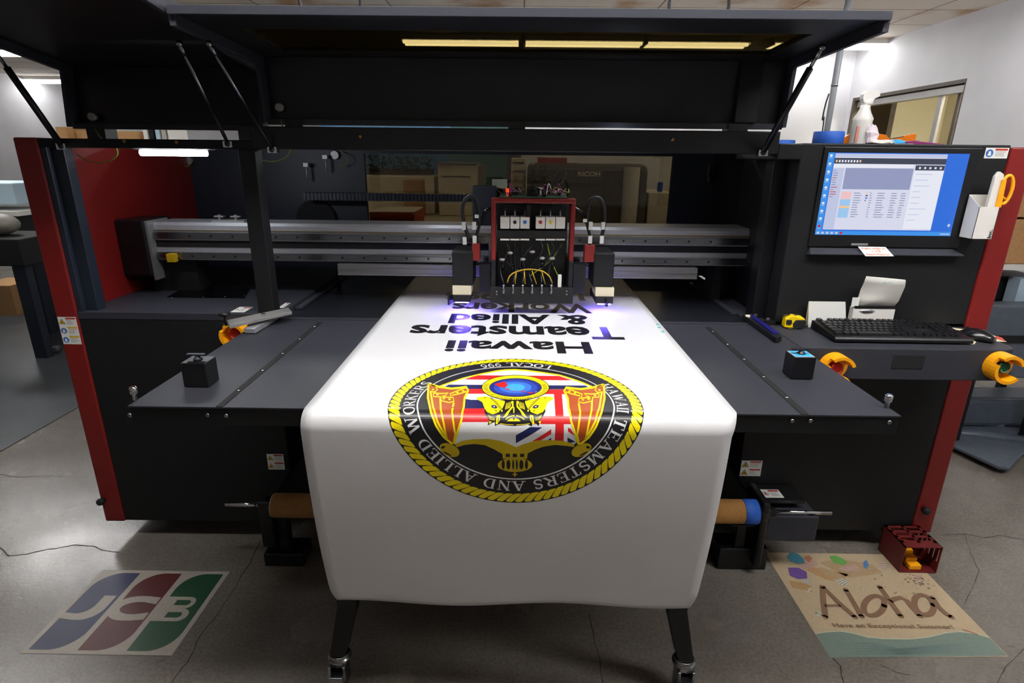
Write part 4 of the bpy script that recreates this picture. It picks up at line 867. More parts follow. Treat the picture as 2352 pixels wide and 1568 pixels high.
# faint cyan ink marks on the right margin
ia = Art()
for x_, y_ in ((1512, 745), (1516, 752), (1524, 762)): c_ = to_sheet(x_, y_); ia.rect(c_[0]-.008, c_[1]-.008, c_[0]+.002, c_[1]+.008, 'print_cy', 1)
ia.emit(sheet_map).build('ink_mark', ia.mats, BN)

# ------------------------------------------------------------------ take-up unit under the machine
TY = 1.95; tz = aty(1680, 1170+4, TY).z
TU = thing('take_up_winder', 'take-up winder with a bare cardboard core below the banner', 'winder', (0, TY, 0))
xa, xb = aty(632, 1170, TY).x, aty(1722, 1175, TY).x
MB().tube([(xa, TY, tz), (xb, TY, tz)], .047, 32).build('core_tube', 'core_tube', TU)
MB().lathe((xa-.006, TY, tz), [(.038, 0), (.046, .003), (.046, .008)], 28, 'x').build('core_rim', 'cream', TU)
xt0, xt1 = aty(1705, 1170, TY).x, aty(1737, 1170, TY).x
MB().lathe((xt0, TY, tz), [(.0475, 0), (.0485, .002), (.0485, xt1-xt0)], 32, 'x').build('blue_tape_wrap', 'tape_blue', TU)
MB().lathe((xt1, TY, tz), [(.046, 0), (.043, .03), (.02, .05), (.02, .07)], 24, 'x').build('chuck', 'black', TU)
MB().cyl((xt1+.05, TY, tz), (aty(1770, 1178, TY).x, TY, tz), .010).build('shaft', 'black', TU)
MB().cyl((aty(1770, 1178, TY).x, TY, tz), (aty(1908, 1181, TY).x, TY, tz), .009).build('shaft_end', 'chrome', TU)
l0, l1 = aty(520, 1168, TY), aty(600, 1168, TY); MB().cyl((l0.x, TY, tz), (l1.x, TY, tz), .0085).cyl((l1.x-.012, TY, tz), (l1.x, TY, tz), .010).build('shaft_end', 'chrome', TU)
MB().box(l1.x, l1.x+.05, TY-.03, TY+.03, .10, tz+.03).box(l1.x+.02, xa+.02, TY-.02, TY+.02, tz-.03, tz+.03).build('left_support', 'black', TU, bevel=.004)
f0, f1 = aty(614, 1240, 1.98), aty(702, 1240, 1.98); MB().box(f0.x, f1.x, 1.93, 2.04, .0, .06).box((f0.x+f1.x)/2-.02, (f0.x+f1.x)/2+.02, 1.96, 2.0, .06, tz-.055).box((f0.x+f1.x)/2-.03, (f0.x+f1.x)/2+.05, 1.94, 1.99, tz-.058, tz-.049).build('left_foot', 'black', TU, bevel=.004)
g0, g1 = aty(1650, 1240, 1.98), aty(1752, 1290, 1.98); MB().box(g0.x, g1.x, 1.95, 2.06, .0, .10).box(g0.x+.06, g0.x+.10, 1.96, 2.0, .10, tz-.05).box(g0.x+.02, g0.x+.12, 1.93, 2.0, tz-.056, tz-.049).build('right_foot', 'black', TU, bevel=.004)
m0, m1 = aty(1765, 1186, TY-.02), aty(1872, 1244, TY-.02); MB().box(m0.x, m1.x, TY-.02, TY+.11, m1.z, m0.z).build('drive_box', 'charcoal_top', TU, bevel=.006)
MB().box(m0.x-.035, m0.x-.004, TY-.04, TY+.12, .04, tz+.06).build('end_plate', 'black', TU, bevel=.01)
c0_, c1_ = aty(1762, 1166, TY+.03), aty(1850, 1152, TY+.03); MB().box(m0.x-.01, m0.x+.16, TY+.03, TY+.14, tz+.02, tz+.035).build('cover_plate', 'black', TU)
wlabel(m0.x+.004, TY+.045, m0.x+.085, TY+.105, [('no', 'label_red')], lambda u, v, h: (u, v, tz+.0352+h), TU)
MB().hexa([(m0.x+.165, TY-.01, m0.z-.03), (m0.x+.18, TY-.01, m0.z-.03), (m0.x+.18, TY+.02, m0.z-.03), (m0.x+.165, TY+.02, m0.z-.03)], [(m0.x+.165, TY-.01, m0.z), (m0.x+.18, TY-.01, m0.z), (m0.x+.18, TY+.02, m0.z), (m0.x+.165, TY+.02, m0.z)]).build('cable_clip', 'white_plastic', TU)
# ------------------------------------------------------------------ things on the table and shelf
def magnet(px, py, Y, sx, sy, h, label, top):
    c = atz(px, py, 1.0); t = thing('weight_block', label, 'weight', (c.x, c.y, 1.0012), 'square black weights on the extension table')
    x, y, z = c.x, c.y, 1.0015
    MB().box(x-sx/2, x+sx/2, y, y+sy, z, z+h).build('block', 'black', t, bevel=.002)
    if top:
        MB().box(x-sx/2+.004, x+sx/2-.004, y+.004, y+sy-.004, z+h, z+h+.0008).build('label', 'white_label', t); MB().box(x-sx/2+.006, x+sx/2-.006, y+.006, y+sy-.006, z+h+.0008, z+h+.0014).build('label_print', 'glove_blue', t)
    k = MB().lathe((x, y+sy/2, z+h), [(.011, 0), (.012, .004), (.008, .006), (.005, .012)], 18)
    k.box(x-.028, x+.02, y+sy/2-.006, y+sy/2+.006, z+h+.012, z+h+.017); k.build('clamp_lever', 'black' if top else 'charcoal_top', t, bevel=.001)
magnet(451, 890, 1.4, .066, .06, .068, 'square black weight with a bare metal knob on the left half of the table', False)
magnet(1842, 872, 1.4, .062, .06, .066, 'square black weight with a blue top label on the right half of the table', True)

# left aluminium media clamp, lying across table and shelf
zc = 1.002
t = thing('media_clamp', 'aluminium media clamp bar with a round black knob, by the left yellow button', 'clamp', (-.9, 2.15, 1.0))
A = [atz(526, 745, 1.045), atz(670, 713, 1.045), atz(662, 704, 1.045), atz(520, 733, 1.045)]
MB().hexa([(v.x, v.y, 1.030) for v in A], [(v.x, v.y, 1.042) for v in A]).build('clamp_bar', 'alu_dull', t, bevel=.001)
B = [atz(560, 754, 1.02), atz(585, 755, 1.02), atz(640, 722, 1.02), atz(600, 722, 1.02)]
MB().hexa([(v.x, v.y, 1.003) for v in B], [(v.x, v.y, 1.020) for v in B]).build('clamp_base', 'aluminium', t, bevel=.001)
c = atz(518, 738, 1.045); MB().cyl((c.x, c.y, 1.03), (c.x, c.y, 1.066), .004, n=10).lathe((c.x, c.y, 1.064), [(.012, 0), (.018, .003), (.019, .010), (.014, .014)], 20).build('knob', 'black', t)
MB().cyl((c.x-.01, c.y, 1.034), (c.x+.03, c.y+.01, 1.034), .004, n=10).build('hinge_pin', 'chrome', t)
c = atz(605, 722, 1.048); MB().box(c.x-.007, c.x+.007, c.y-.006, c.y+.006, 1.042, 1.052).build('set_screw', 'chrome', t)
# right clamp
t = thing('media_clamp', 'long dark clamp bar with a violet sheen, left of the yellow tape measure', 'clamp', (.95, 2.1, 1.0))
q = [atz(1783, 776, 1.02), atz(1796, 772, 1.02), atz(1733, 724, 1.02), atz(1706, 722, 1.02)]
MB().hexa([(v.x, v.y, 1.003) for v in q], [(v.x, v.y, 1.020) for v in q]).build('clamp_base', 'charcoal', t, bevel=.001)
mat('violet_reflection', rgb(52, 48, 150), .25, .5)  # violet reflection on the clamp bar, put into its base colour
q = [atz(1775, 763, 1.026), atz(1789, 763, 1.026), atz(1731, 723, 1.026), atz(1722, 723, 1.026)]
MB().hexa([(v.x, v.y, 1.0205) for v in q], [(v.x, v.y, 1.026) for v in q]).build('clamp_bar', 'violet_reflection', t, bevel=.0008)
q = [atz(1712, 726, 1.022), atz(1722, 729, 1.022), atz(1726, 723, 1.022), atz(1712, 723, 1.022)]
MB().hexa([(v.x, v.y, 1.0205) for v in q], [(v.x, v.y, 1.023) for v in q]).build('end_label', 'cream', t)
for x_, y_ in ((1762, 735), (1734, 726)): c = atz(x_, y_, 1.02); MB().box(c.x-.006, c.x+.006, c.y-.005, c.y+.005, 1.0205, 1.031).build('set_screw', 'chrome', t)

# tape measure
c = atz(1824, 754, 1.001); R0 = Matrix.Translation((c.x, c.y, 1.001)) @ Matrix.Rotation(math.radians(-8), 4, 'Z')
t = thing('tape_measure', 'yellow and black tape measure beside the keyboard', 'tape measure', (c.x, c.y, 1.001))
outl = [(-.036, .002), (.022, .002), (.034, .012), (.037, .03), (.028, .042), (.0, .047), (-.024, .045), (-.036, .036)]
MB(R0).prism(outl, 'y', -.002, .036).build('case', 'yellow_plastic2' if 'yellow_plastic2' in MATS else mat('yellow_case', rgb(240, 205, 10), .35), t, bevel=.005, seg=3)
MB(R0).prism([(-.004, .001), (.024, .001), (.0355, .013), (.038, .028), (.034, .035), (.0, .033), (-.008, .02)], 'y', -.006, .039).build('rubber_grip', 'rubber', t, bevel=.003)
MB(R0).prism([(-.033, .018), (-.031, .032), (-.014, .033), (-.011, .02), (-.02, .012)], 'y', -.005, .001).build('lock_button', 'rubber', t, bevel=.001)
MB(R0).box(-.05, -.018, .010, .026, .0485, .0495).box(-.005, .006, .008, .028, .047, .052).build('belt_clip', 'chrome', t); MB(R0).box(-.026, .005, -.012, .004, -.0002, .0016).build('tape_blade', 'steel', t)

# keyboard
k0, k1 = atz(1917, 779, 1.012), atz(2228, 781, 1.012); kb0, kb1 = atz(1862, 731, 1.02), atz(2170, 733, 1.02)
ang = 0.0; kw = .452; kd = .165; kx = (k0.x+k1.x)/2; ky = k0.y
KT = Matrix.Translation((k0.x, k0.y, 1.0045)) @ Matrix.Rotation(math.radians(-.6), 4, 'Z')
kt = thing('keyboard', 'black computer keyboard on the desk below the monitor', 'keyboard', (k0.x, k0.y, 1.002)); kw = (k1-k0).length
kd = .172
MB(KT).prism([(-.004, 0), (kd, 0), (kd, .028), (kd-.01, .03), (0, .016), (-.004, .01)], 'x', 0, kw).build('case', 'black', kt, bevel=.002)
unit = (kw-.02)/22.6; slope = math.atan2(.014, kd)
def key(ux, row, wd=1.0):
    y = .014+row*(kd-.035)/5.5; z = .0165+y*math.tan(slope); x = .010+ux*unit; u = (kd-.035)/5.5
    o = MB(KT); o.hexa([(x+.001, y, z), (x+wd*unit-.001, y, z), (x+wd*unit-.001, y+u-.002, z+.0015), (x+.001, y+u-.002, z+.0015)], [(x+.003, y+.002, z+.009), (x+wd*unit-.003, y+.002, z+.009), (x+wd*unit-.003, y+u-.005, z+.0105), (x+.003, y+u-.005, z+.0105)])
    o.build('key', 'black', kt)
rows_ = [[(0, 1.4), (1.4, 1.2), (2.6, 1.2), (3.8, 6.2), (10, 1.2), (11.2, 1.2), (12.4, 1.2), (13.6, 1.4)], [(0, 2.2)]+[(2.2+k, 1) for k in range(10)]+[(12.2, 2.8)], [(0, 1.8)]+[(1.8+k, 1) for k in range(11)]+[(12.8, 2.2)], [(0, 1.5)]+[(1.5+k, 1) for k in range(12)]+[(13.5, 1.5)], [(k, 1) for k in range(13)]+[(13, 2)], [(0, 1)]+[(2+k*1.02+(.4*(k//4)), 1) for k in range(12)]]
nk = 0
for r_, ks in enumerate(rows_):
    for ux, wd in ks: key(ux, r_+(.25 if r_ == 5 else 0), wd); nk += 1
    if r_ != 1 and r_ != 2: 
        for k in range(3): 
            if r_ or True: key(15.3+k, r_+(.25 if r_ == 5 else 0)); nk += 1
    if r_ < 5:
        for k in range(4):
            if nk < 99 and not (r_ % 2 == 0 and k == 3): key(18.6+k, r_); nk += 1
mt = thing('mouse', 'black computer mouse at the right end of the keyboard', 'mouse', atz(2258, 783, 1.0))
c = atz(2258, 783, 1.004); MM = Matrix.Translation((c.x, c.y+.035, 1.004)) @ Matrix.Rotation(math.radians(35), 4, 'Z')
mo = MB(MM); rings = []
for j in range(9):
    t_j = j/8; yy = -.055+.11*t_j; wd = .031*math.sin(math.pi*(.12+.8*t_j))**.5; hh = .036*math.sin(math.pi*(.1+.82*t_j))**.8
    rings.append([mo.pt((wd*math.cos(a_), yy, max(0, hh*math.sin(a_)))) for a_ in [math.pi*i/10 for i in range(11)]])
for r0, r1 in zip(rings, rings[1:]):
    for i in range(10): mo.face((r0[i], r0[i+1], r1[i+1], r1[i]), True)
    mo.face((r0[0], r1[0], r1[-1], r0[-1]))
mo.face(rings[0]); mo.face(rings[-1][::-1]); mo.build('shell', mat('mouse_black', rgb(20, 20, 22), .22), mt)
MB(MM).cyl((-.003, .03, .030), (.003, .03, .030), .006, n=12).build('scroll_wheel', 'rubber', mt)
# folders under the keyboard
def sheet(pts, z, h, name, m_, label, cat, parent=None, group=None):
    P4 = [atz(x_, y_, z) for x_, y_ in pts]; o = MB().hexa([(v.x, v.y, z) for v in P4], [(v.x, v.y, z+h) for v in P4]).build(name, m_)
    tag(o, label, cat, group); return o
sheet([(1892, 768), (2238, 791), (2242, 786), (2172, 753), (1882, 752)], 1.0, .0018, 'folder', 'cream', 'cream paper folder under the keyboard, its front edge showing', 'folder')
sheet([(2215, 782), (2312, 785), (2268, 764), (2182, 752), (2170, 762)], 1.0, .0014, 'paper_sheet', 'cream', 'cream sheet of paper under the mouse', 'paper')
sheet([(2283, 776), (2310, 784), (2302, 776), (2288, 771)], 1.0016, .0008, 'red_tag', 'label_red', 'small red tag lying behind the mouse', 'tag')
# memo card and receipt clip standing behind the keyboard
def upright(pts, Y, th, name, m_, label, cat, lean=.0):
    W = [aty(x_, y_, Y) for x_, y_ in pts]; o = MB().prism([(v.x, v.z) for v in W], 'y', Y, Y+th); r = o.build(name, m_); return tag(r, label, cat) if label else r
Yc = 2.078
c = aty(1898, 728, Yc)
t = thing('memo_card', 'folded white memo card standing left behind the keyboard', 'card', (c.x, Yc, 1.001))
W = [aty(x_, y_, Yc) for x_, y_ in ((1857, 731), (1945, 731), (1942, 693), (1858, 692))]
MB().hexa([(W[0].x, Yc-.008, 1.001), (W[1].x, Yc-.008, 1.001), (W[1].x, Yc-.007, 1.001), (W[0].x, Yc-.007, 1.001)], [(W[3].x, Yc, W[3].z), (W[2].x, Yc, W[3].z), (W[2].x, Yc+.001, W[3].z), (W[3].x, Yc+.001, W[3].z)]).build('front_leaf', 'white_label', t)
MB().hexa([(W[0].x, Yc+.018, 1.001), (W[1].x, Yc+.018, 1.001), (W[1].x, Yc+.019, 1.001), (W[0].x, Yc+.019, 1.001)], [(W[3].x, Yc+.001, W[3].z), (W[2].x, Yc+.001, W[3].z), (W[2].x, Yc+.002, W[3].z), (W[3].x, Yc+.002, W[3].z)]).build('back_leaf', 'cream', t)
Yr = 2.083
t = thing('receipt_holder', 'stack of receipts and papers curling out of a small holder behind the keyboard', 'paper holder', (aty(2010, 728, Yr).x, Yr, 1.001))
v0, v1 = aty(1952, 727, Yr), aty(2055, 706, Yr)
MB().box(v0.x, v1.x-.006, Yr-.016, Yr+.014, 1.001, v1.z).build('tray', 'white_plastic', t, bevel=.002); u0 = aty(1955, 703, Yr)
MB().box(v0.x+.002, v1.x, Yr-.018, Yr+.015, v1.z, v1.z+.008).build('band', 'black', t)
MB().ball((v0.x+.05, Yr-.016, v1.z-.012), .03, .004, .008, 8).build('foil_scrap', 'chrome', t)
cp = MB(); P0 = [(1958, 704, 2050, 704), (1970, 684, 2062, 690), (1976, 665, 2070, 672), (1984, 648, 2077, 656), (1990, 634, 2079, 642)]
rw = []
for k, (xa_, ya_, xb_, yb_) in enumerate(P0):
    dy = -.03*(k/4)**2; va, vb = aty(xa_, ya_, Yr+dy), aty(xb_, yb_, Yr+dy); rw.append((cp.pt((va.x, Yr+dy, va.z)), cp.pt((vb.x, Yr+dy, vb.z))))
for a_, b_ in zip(rw, rw[1:]): cp.face((a_[0], a_[1], b_[1], b_[0]), True)
o = cp.build('receipt', 'paper', t); o.modifiers.new('solid', 'SOLIDIFY').thickness = .006
ta = Art(); ua, ub = aty(2030, 648, Yr-.035), aty(2062, 652, Yr-.035)
put_text(ta, 'Mako Creek', 0, 0, .034, .006, 'cy_text', 1); mat('cy_text', rgb(70, 160, 150), .6)
ta.emit(lambda u, v, h: (ua.x-.004+u, Yr-.0385-h, ua.z-.004+v)).build('receipt_print', ta.mats, t)
v0 = aty(1954, 704, Yr-.01); v1 = aty(1975, 683, Yr-.01); MB().box(v0.x, v1.x, Yr-.012, Yr-.010, v0.z, v1.z).build('slip', 'white_label', t)
# sticky note on the ledge
W = [aty(x_, y_, YFp-.03) for x_, y_ in ((1987, 588), (2052, 588), (2038, 568), (1974, 567))]
o = MB().hexa([(W[0].x, YFp-.0335, W[0].z), (W[1].x, YFp-.0335, W[1].z), (W[1].x, YFp-.0325, W[1].z), (W[0].x, YFp-.0325, W[0].z)], [(W[3].x, YFp-.020, W[3].z), (W[2].x, YFp-.020, W[2].z), (W[2].x, YFp-.019, W[2].z), (W[3].x, YFp-.019, W[3].z)]).build('sticky_note', 'white_label')
tag(o, 'small white note with orange handwriting taped below the monitor', 'note')
na = Art(); mat('pen_orange', rgb(220, 80, 30), .6)
for i_, (s_, y_) in enumerate((('Right edge at', .70), ('1 7/8', .42), ('bottom Media bar', .12))): put_text(na, s_, .08+.1*(i_ == 1)*3, y_, .92-.25*(i_ == 1), y_+.2, 'pen_orange', 1)
na.emit(lambda u, v, h: (W[0].x+(W[1].x-W[0].x)*u+(W[3].x-W[0].x)*v, YFp-.0338+.0138*v-h, W[0].z+(W[3].z-W[0].z)*v), lift=.0004).build('handwriting', na.mats, o)
# white box with cutter and scissors on the console edge
Yb = 2.028
W = [aty(x_, y_, Yb) for x_, y_ in ((2222, 549), (2276, 553), (2296, 477), (2245, 447))]
t = thing('pen_box', 'slim white cardboard box stuck to the console edge, marked Inc.', 'box', (W[0].x, Yb, W[0].z))
bx0, bx1 = W[0].x+.014, W[1].x; zb0, zt0 = W[0].z, aty(2262, 475, Yb).z; zs = aty(2240, 447, Yb+.05).z
o = MB(); th = .0015
o.box(bx0, bx1, Yb, Yb+th, zb0, zt0).box(bx0, bx0+th, Yb, Yb+.06, zb0, zt0+.0).box(bx1-th, bx1, Yb, Yb+.06, zb0, zt0).box(bx0, bx1, Yb+.06-th, Yb+.0595, zb0, zs).box(bx0, bx1, Yb, Yb+.06, zb0, zb0+th)
o.prism([(Yb, zt0), (Yb+.06, zt0), (Yb+.06, zs)], 'x', bx0, bx0+th); o.build('carton', 'white_plastic', t)
ta = Art(); put_text(ta, 'Inc.', 0, 0, .030, .013, 'ink_black', 1, bold=.03)
ta.emit(lambda u, v, h: (bx1-.004-v, Yb-.0004-h, zb0+.004+u)).build('box_print', ta.mats, t)
t = thing('scissors', 'yellow handled scissors standing in the slim white box', 'scissors', (bx1-.01, Yb+.03, zt0-.03))
rc = aty(2310, 436, Yb+.03); o = MB()
def ringxz(mb, cx_, cz_, rx, rz, r_, y_, n=22): mb.tube([(cx_+rx*math.cos(2*math.pi*i/n), y_, cz_+rz*math.sin(2*math.pi*i/n)) for i in range(n+1)], r_, 8, cap=False)
ringxz(o, rc.x, rc.z, .021, .048, .006, Yb+.03); o.build('handle_loop', 'yellow_plastic', t)
MB().tube([(rc.x-.012, Yb+.03, rc.z+.03), (rc.x-.03, Yb+.03, rc.z-.05), (bx1-.03, Yb+.03, zt0-.05)], .006, 8).tube([(rc.x-.012, Yb+.03, rc.z-.02), (rc.x+.010, Yb+.03, rc.z-.033)], .004, 6).build('handle_shank', 'yellow_plastic', t); MB().box(bx1-.034, bx1-.026, Yb+.028, Yb+.032, zb0+.02, zt0-.02).build('blade', 'steel', t)
t = thing('box_cutter', 'white and yellow utility cutter standing in the slim white box', 'cutter', (bx0+.02, Yb+.03, zt0-.03))
Q = [aty(x_, y_, Yb+.02) for x_, y_ in ((2262, 478), (2285, 478), (2300, 420), (2302, 400), (2292, 393), (2282, 405), (2272, 440))]
MB().prism([(v.x, v.z) for v in Q], 'y', Yb+.01, Yb+.025).build('grip', 'white_plastic', t, bevel=.003)
Q = [aty(x_, y_, Yb+.01) for x_, y_ in ((2284, 476), (2296, 476), (2309, 412), (2300, 412))]
MB().prism([(v.x, v.z) for v in Q], 'y', Yb+.003, Yb+.009).build('slider', 'yellow_plastic', t, bevel=.001); MB().prism([(v.x+.004, v.z) for v in Q[:2]+[Q[2]]], 'y', Yb+.02, Yb+.027).build('slider_track', 'black', t)

# ------------------------------------------------------------------ things on top of the console
ZT = 1.656
def at_top(px, Y): return aty(px, 325, Y).x
x0_, x1_ = aty(1868, 328, 2.35), aty(1933, 328, 2.35); r_ = (x1_.x-x0_.x)/2
t = tag(MB().lathe(((x0_.x+x1_.x)/2, 2.35, ZT), [(r_*.97, 0), (r_, .002), (r_, .046), (r_*.97, .048), (r_*.78, .048), (r_*.78, 0)], 40).build('tape_roll', 'tape_blue'), 'roll of blue masking tape on the console, left of the spray bottle', 'tape roll', 'rolls of blue masking tape')
c = aty(1797, 328, 2.9); tag(MB().lathe((c.x, 2.9, ZT), [(.055, 0), (.056, .002), (.056, .03), (.054, .032), (.042, .032), (.042, 0)], 40).build('tape_roll', 'tape_blue'), 'roll of blue masking tape partly hidden behind the hood strut', 'tape roll', 'rolls of blue masking tape')
c = aty(1808, 326, 2.5); tag(MB().box(c.x-.03, c.x+.03, 2.48, 2.53, 1.6525, 1.662).build('black_pad', 'black'), 'small black pad on top of the printer beside the strut', 'pad')
c = aty(1972, 330, 2.40); BXp = c.x; t = thing('spray_bottle', 'white plastic spray bottle standing on the console', 'spray bottle', (BXp, 2.40, ZT))
hz = lambda py: aty(1980, py, 2.40).z-aty(1980, 329, 2.40).z
MB().lathe((BXp, 2.40, ZT), [(.031, 0), (.034, .005), (.034, .09), (.036, hz(268)), (.024, hz(254)), (.018, hz(244)), (.017, hz(236))], 28).build('bottle_body', 'white_plastic', t)
tx_ = BXp+.004
MB().lathe((tx_, 2.40, ZT+hz(237)), [(.018, 0), (.020, .004), (.020, .018), (.017, .022)], 20).prism([(tx_-.020, ZT+hz(232)), (tx_+.014, ZT+hz(232)), (tx_+.020, ZT+hz(222)), (tx_+.038, ZT+hz(216)), (tx_+.036, ZT+hz(203)), (tx_-.016, ZT+hz(203)), (tx_-.026, ZT+hz(212)), (tx_-.026, ZT+hz(222))], 'y', 2.386, 2.414).build('spray_head', 'white_plastic', t, bevel=.003)
MB().box(BXp-.031, BXp-.022, 2.374, 2.380, ZT+.012, ZT+.07).build('label', mat('label_brown', rgb(190, 120, 100), .6), t)
def crumple(x, y, z, sx, sy, sz, n, name, m_, label, cat, seed):
    rr = random.Random(seed); mb = MB(); mb.ball((x, y, z+sz), sx, sy, sz, n)
    mb.v = [(vx+rr.uniform(-1, 1)*sx*.22, vy+rr.uniform(-1, 1)*sy*.22, max(z, vz+rr.uniform(-1, 1)*sz*.3)) for vx, vy, vz in mb.v]; mb.sm = [False]*len(mb.sm)
    return tag(mb.build(name, m_), label, cat)
c = aty(1999, 325, 2.36); crumple(c.x, 2.36, ZT, .024, .02, .036, 9, 'tissue', 'tissue', 'crumpled pinkish tissue beside the spray bottle', 'tissue', 3)
c = aty(2027, 328, 2.33); crumple(c.x, 2.33, ZT, .045, .03, .010, 9, 'white_glove', 'white_plastic', 'limp white glove lying in front of the tissue', 'glove', 4)
c = aty(2062, 325, 2.34); crumple(c.x, 2.35, ZT+.001, .034, .022, .010, 8, 'blue_glove', 'glove_blue', 'light blue glove on the console beside the white one', 'glove', 5)
c = aty(2060, 330, 2.30); tag(MB().box(c.x-.02, c.x+.05, 2.28, 2.31, ZT, ZT+.006).build('wipe', 'label_grey'), 'grey folded wipe in front of the light blue glove', 'wipe')
a, b = aty(2078, 323, 2.36), aty(2160, 330, 2.36); tag(MB().prism([(a.x, ZT), (b.x, ZT), (b.x+.005, ZT+.006), (b.x-.05, ZT+.012), (a.x+.02, ZT+.018), (a.x, ZT+.014)], 'y', 2.34, 2.40).build('purple_cloth', 'purple', bevel=.003), 'folded dark purple cloth on the console', 'cloth')
t = thing('goggles', 'transparent orange safety goggles lying on the console', 'goggles', (aty(2060, 318, 2.45).x, 2.45, ZT))
MATS['orange_film'].node_tree.nodes['Principled BSDF'].inputs['Transmission Weight'].default_value = .35
def pz(x_, y_): v = aty(x_, y_, 2.45); return (v.x, ZT+max(0, v.z-aty(2060, 328, 2.45).z))
MB().prism([pz(2000, 327), pz(2040, 325), pz(2036, 312), pz(2028, 303), pz(2012, 300), pz(2002, 306)], 'y', 2.42, 2.45).build('lens', 'orange_film', t, bevel=.003)
MB().prism([pz(2032, 325), pz(2098, 327), pz(2104, 302), pz(2098, 299), pz(2070, 307), pz(2034, 316)], 'y', 2.44, 2.47).build('lens', 'orange_film', t, bevel=.003)
MB().prism([pz(1934, 325), pz(1948, 325), pz(1950, 301), pz(1938, 308)], 'y', 2.44, 2.455).build('side_arm', 'orange_film', t)
MB().tube([(pz(2036, 313)[0], 2.44, pz(2036, 313)[1]), (pz(2074, 306)[0], 2.44, pz(2074, 306)[1])], .002, 6).build('bridge', 'trim_brown', t)
c = aty(1940, 328, 2.42); tag(MB().box(c.x-.02, c.x+.03, 2.47, 2.52, ZT, ZT+.018).build('paper_scrap', 'paper'), 'folded white paper scrap left of the spray bottle', 'paper')
c = aty(2108, 318, 2.5); tag(MB().box(c.x-.006, c.x+.012, 2.5, 2.53, ZT, ZT+.026).build('small_box', 'label_grey', bevel=.002), 'small grey green box behind the purple cloth', 'box')
# grey conduit from the ceiling and its thin cable
a, b = aty(1943, 0, 5.0), aty(1905, 300, 5.0); X_ = (a.x+b.x)/2
t = thing('conduit_pole', 'grey steel conduit pole rising to the ceiling behind the console', 'pole', (X_, 5.0, 0))
MB().cyl((X_, 5.0, .01), (X_, 5.0, CZ-.004), .024, n=18).build('pole', 'pole_grey', t); MB().lathe((X_, 5.0, 0.001), [(.06, 0), (.06, .01)], 20).build('base_flange', 'alu_dull', t); MB().lathe((X_, 5.0, 2.16), [(.027, 0), (.027, .015)], 18).build('collar', 'steel', t)
c_ = [aty(x_, y_, 4.95) for x_, y_ in ((1904, 215), (1896, 240), (1889, 275), (1886, 320))]
MB().tube(smooth_path([(v.x, 4.95, v.z) for v in c_]+[(c_[-1].x, 4.95, .05)], 6), .006, 6).build('cable', 'frame_blue', t)

# bottles and rag inside the left cabinet
def bottle(px, py, Y, r, h, m1, m2, label):
    c = aty(px, py, Y); t = thing('bottle', label, 'bottle', (c.x, Y, ZS+.0005))
    MB().lathe((c.x, Y, ZS+.0005), [(r*.9, 0), (r, .004), (r, h*.7), (r*.45, h*.84), (r*.45, h*.88)], 20).build('bottle_body', m1, t); MB().lathe((c.x, Y, ZS+.0005+h*.88), [(r*.55, 0), (r*.55, h*.12)], 16).build('bottle_cap', m2, t)
mat('milky', rgb(120, 122, 150), .4)
bottle(412, 620, 2.70, .035, .10, 'milky', 'white_plastic', 'milky plastic bottle standing in the left cabinet'); bottle(378, 620, 2.62, .028, .053, 'milky', 'tape_blue', 'small bottle with a dark blue cap in the left cabinet')
c = atz(335, 640, ZS); t = thing('bottle', 'clear bottle lying on its side at the red cabinet wall', 'bottle', (c.x, c.y, ZS))
MB().tube([(c.x-.0, c.y-.05, ZS+.021), (c.x, c.y+.06, ZS+.021), (c.x, c.y+.08, ZS+.021)], [.02, .02, .009], 16).build('bottle_body', 'milky', t); MB().cyl((c.x, c.y-.07, ZS+.021), (c.x, c.y-.051, ZS+.021), .017, n=14).build('bottle_cap', 'milky', t)
v = aty(393, 590, 2.42); tag(MB().box(v.x-.012, v.x+.022, 2.405, 2.432, v.z-.02, v.z+.015).box(v.x-.006, v.x+.006, 2.43, ry-.018, v.z-.01, v.z+.005).build('yellow_tag', 'label_yellow', bevel=.003), 'yellow tag hanging on the beam above the milky bottle', 'tag')

# foot pedal guard
zf = 0.0006
t = thing('foot_pedal', 'yellow foot pedal inside a slotted red metal guard on the floor', 'foot pedal', (1.5, 1.95, 0))
f0, f1 = atz(2046+8, 1313, 0), atz(2128, 1317, 0); fx0 = atz(2055, 1314, 0).x; fx1 = atz(2145, 1314, 0).x; fy = atz(2100, 1316, 0).y
hh = .125; dp = .145; th = .003
fx0, fx1 = atz(2063, 1313, 0).x, atz(2146, 1313, 0).x
g = MB(); g.box(fx0, fx1, fy, fy+dp, .002, .005); g.box(fx0-.0, fx0+th, fy, fy+dp, .005, hh); g.box(fx0, fx1, fy+dp-th, fy+dp, .005, hh)
ns = 6; 
g.box(fx1-th, fx1, fy, fy+dp, .005, .05).box(fx1-th, fx1, fy, fy+dp, .108, hh)
for k in range(ns+1): yk = fy+dp*k/ns; g.box(fx1-th, fx1, max(fy, yk-.009), min(fy+dp, yk+.009), .05, .108)
xm = [fx0, fx0+.014, (fx0+fx1)/2-.005, (fx0+fx1)/2+.005, fx1-.014, fx1]
for a_, b_ in ((0, 1), (2, 3), (4, 5)): g.box(xm[a_], xm[b_], fy+.03, fy+dp, hh-th, hh)
g.box(fx0, fx1, fy, fy+.045, hh-th, hh)
for yk in (.078, .111, .145): g.box(fx0, fx1, fy+yk-.014, min(fy+dp, fy+yk), hh-th, hh)
g.build('guard', mat('guard_red', rgb(96, 24, 24), .5, noise=.1, nscale=100), t)
st = MB()
for k in range(4): st.box((fx0+fx1)/2-.028, (fx0+fx1)/2+.02, fy+.012+k*.030, fy+.039+k*.030, .006, .028+k*.014)
st.build('pedal', 'yellow_plastic', t, bevel=.003)

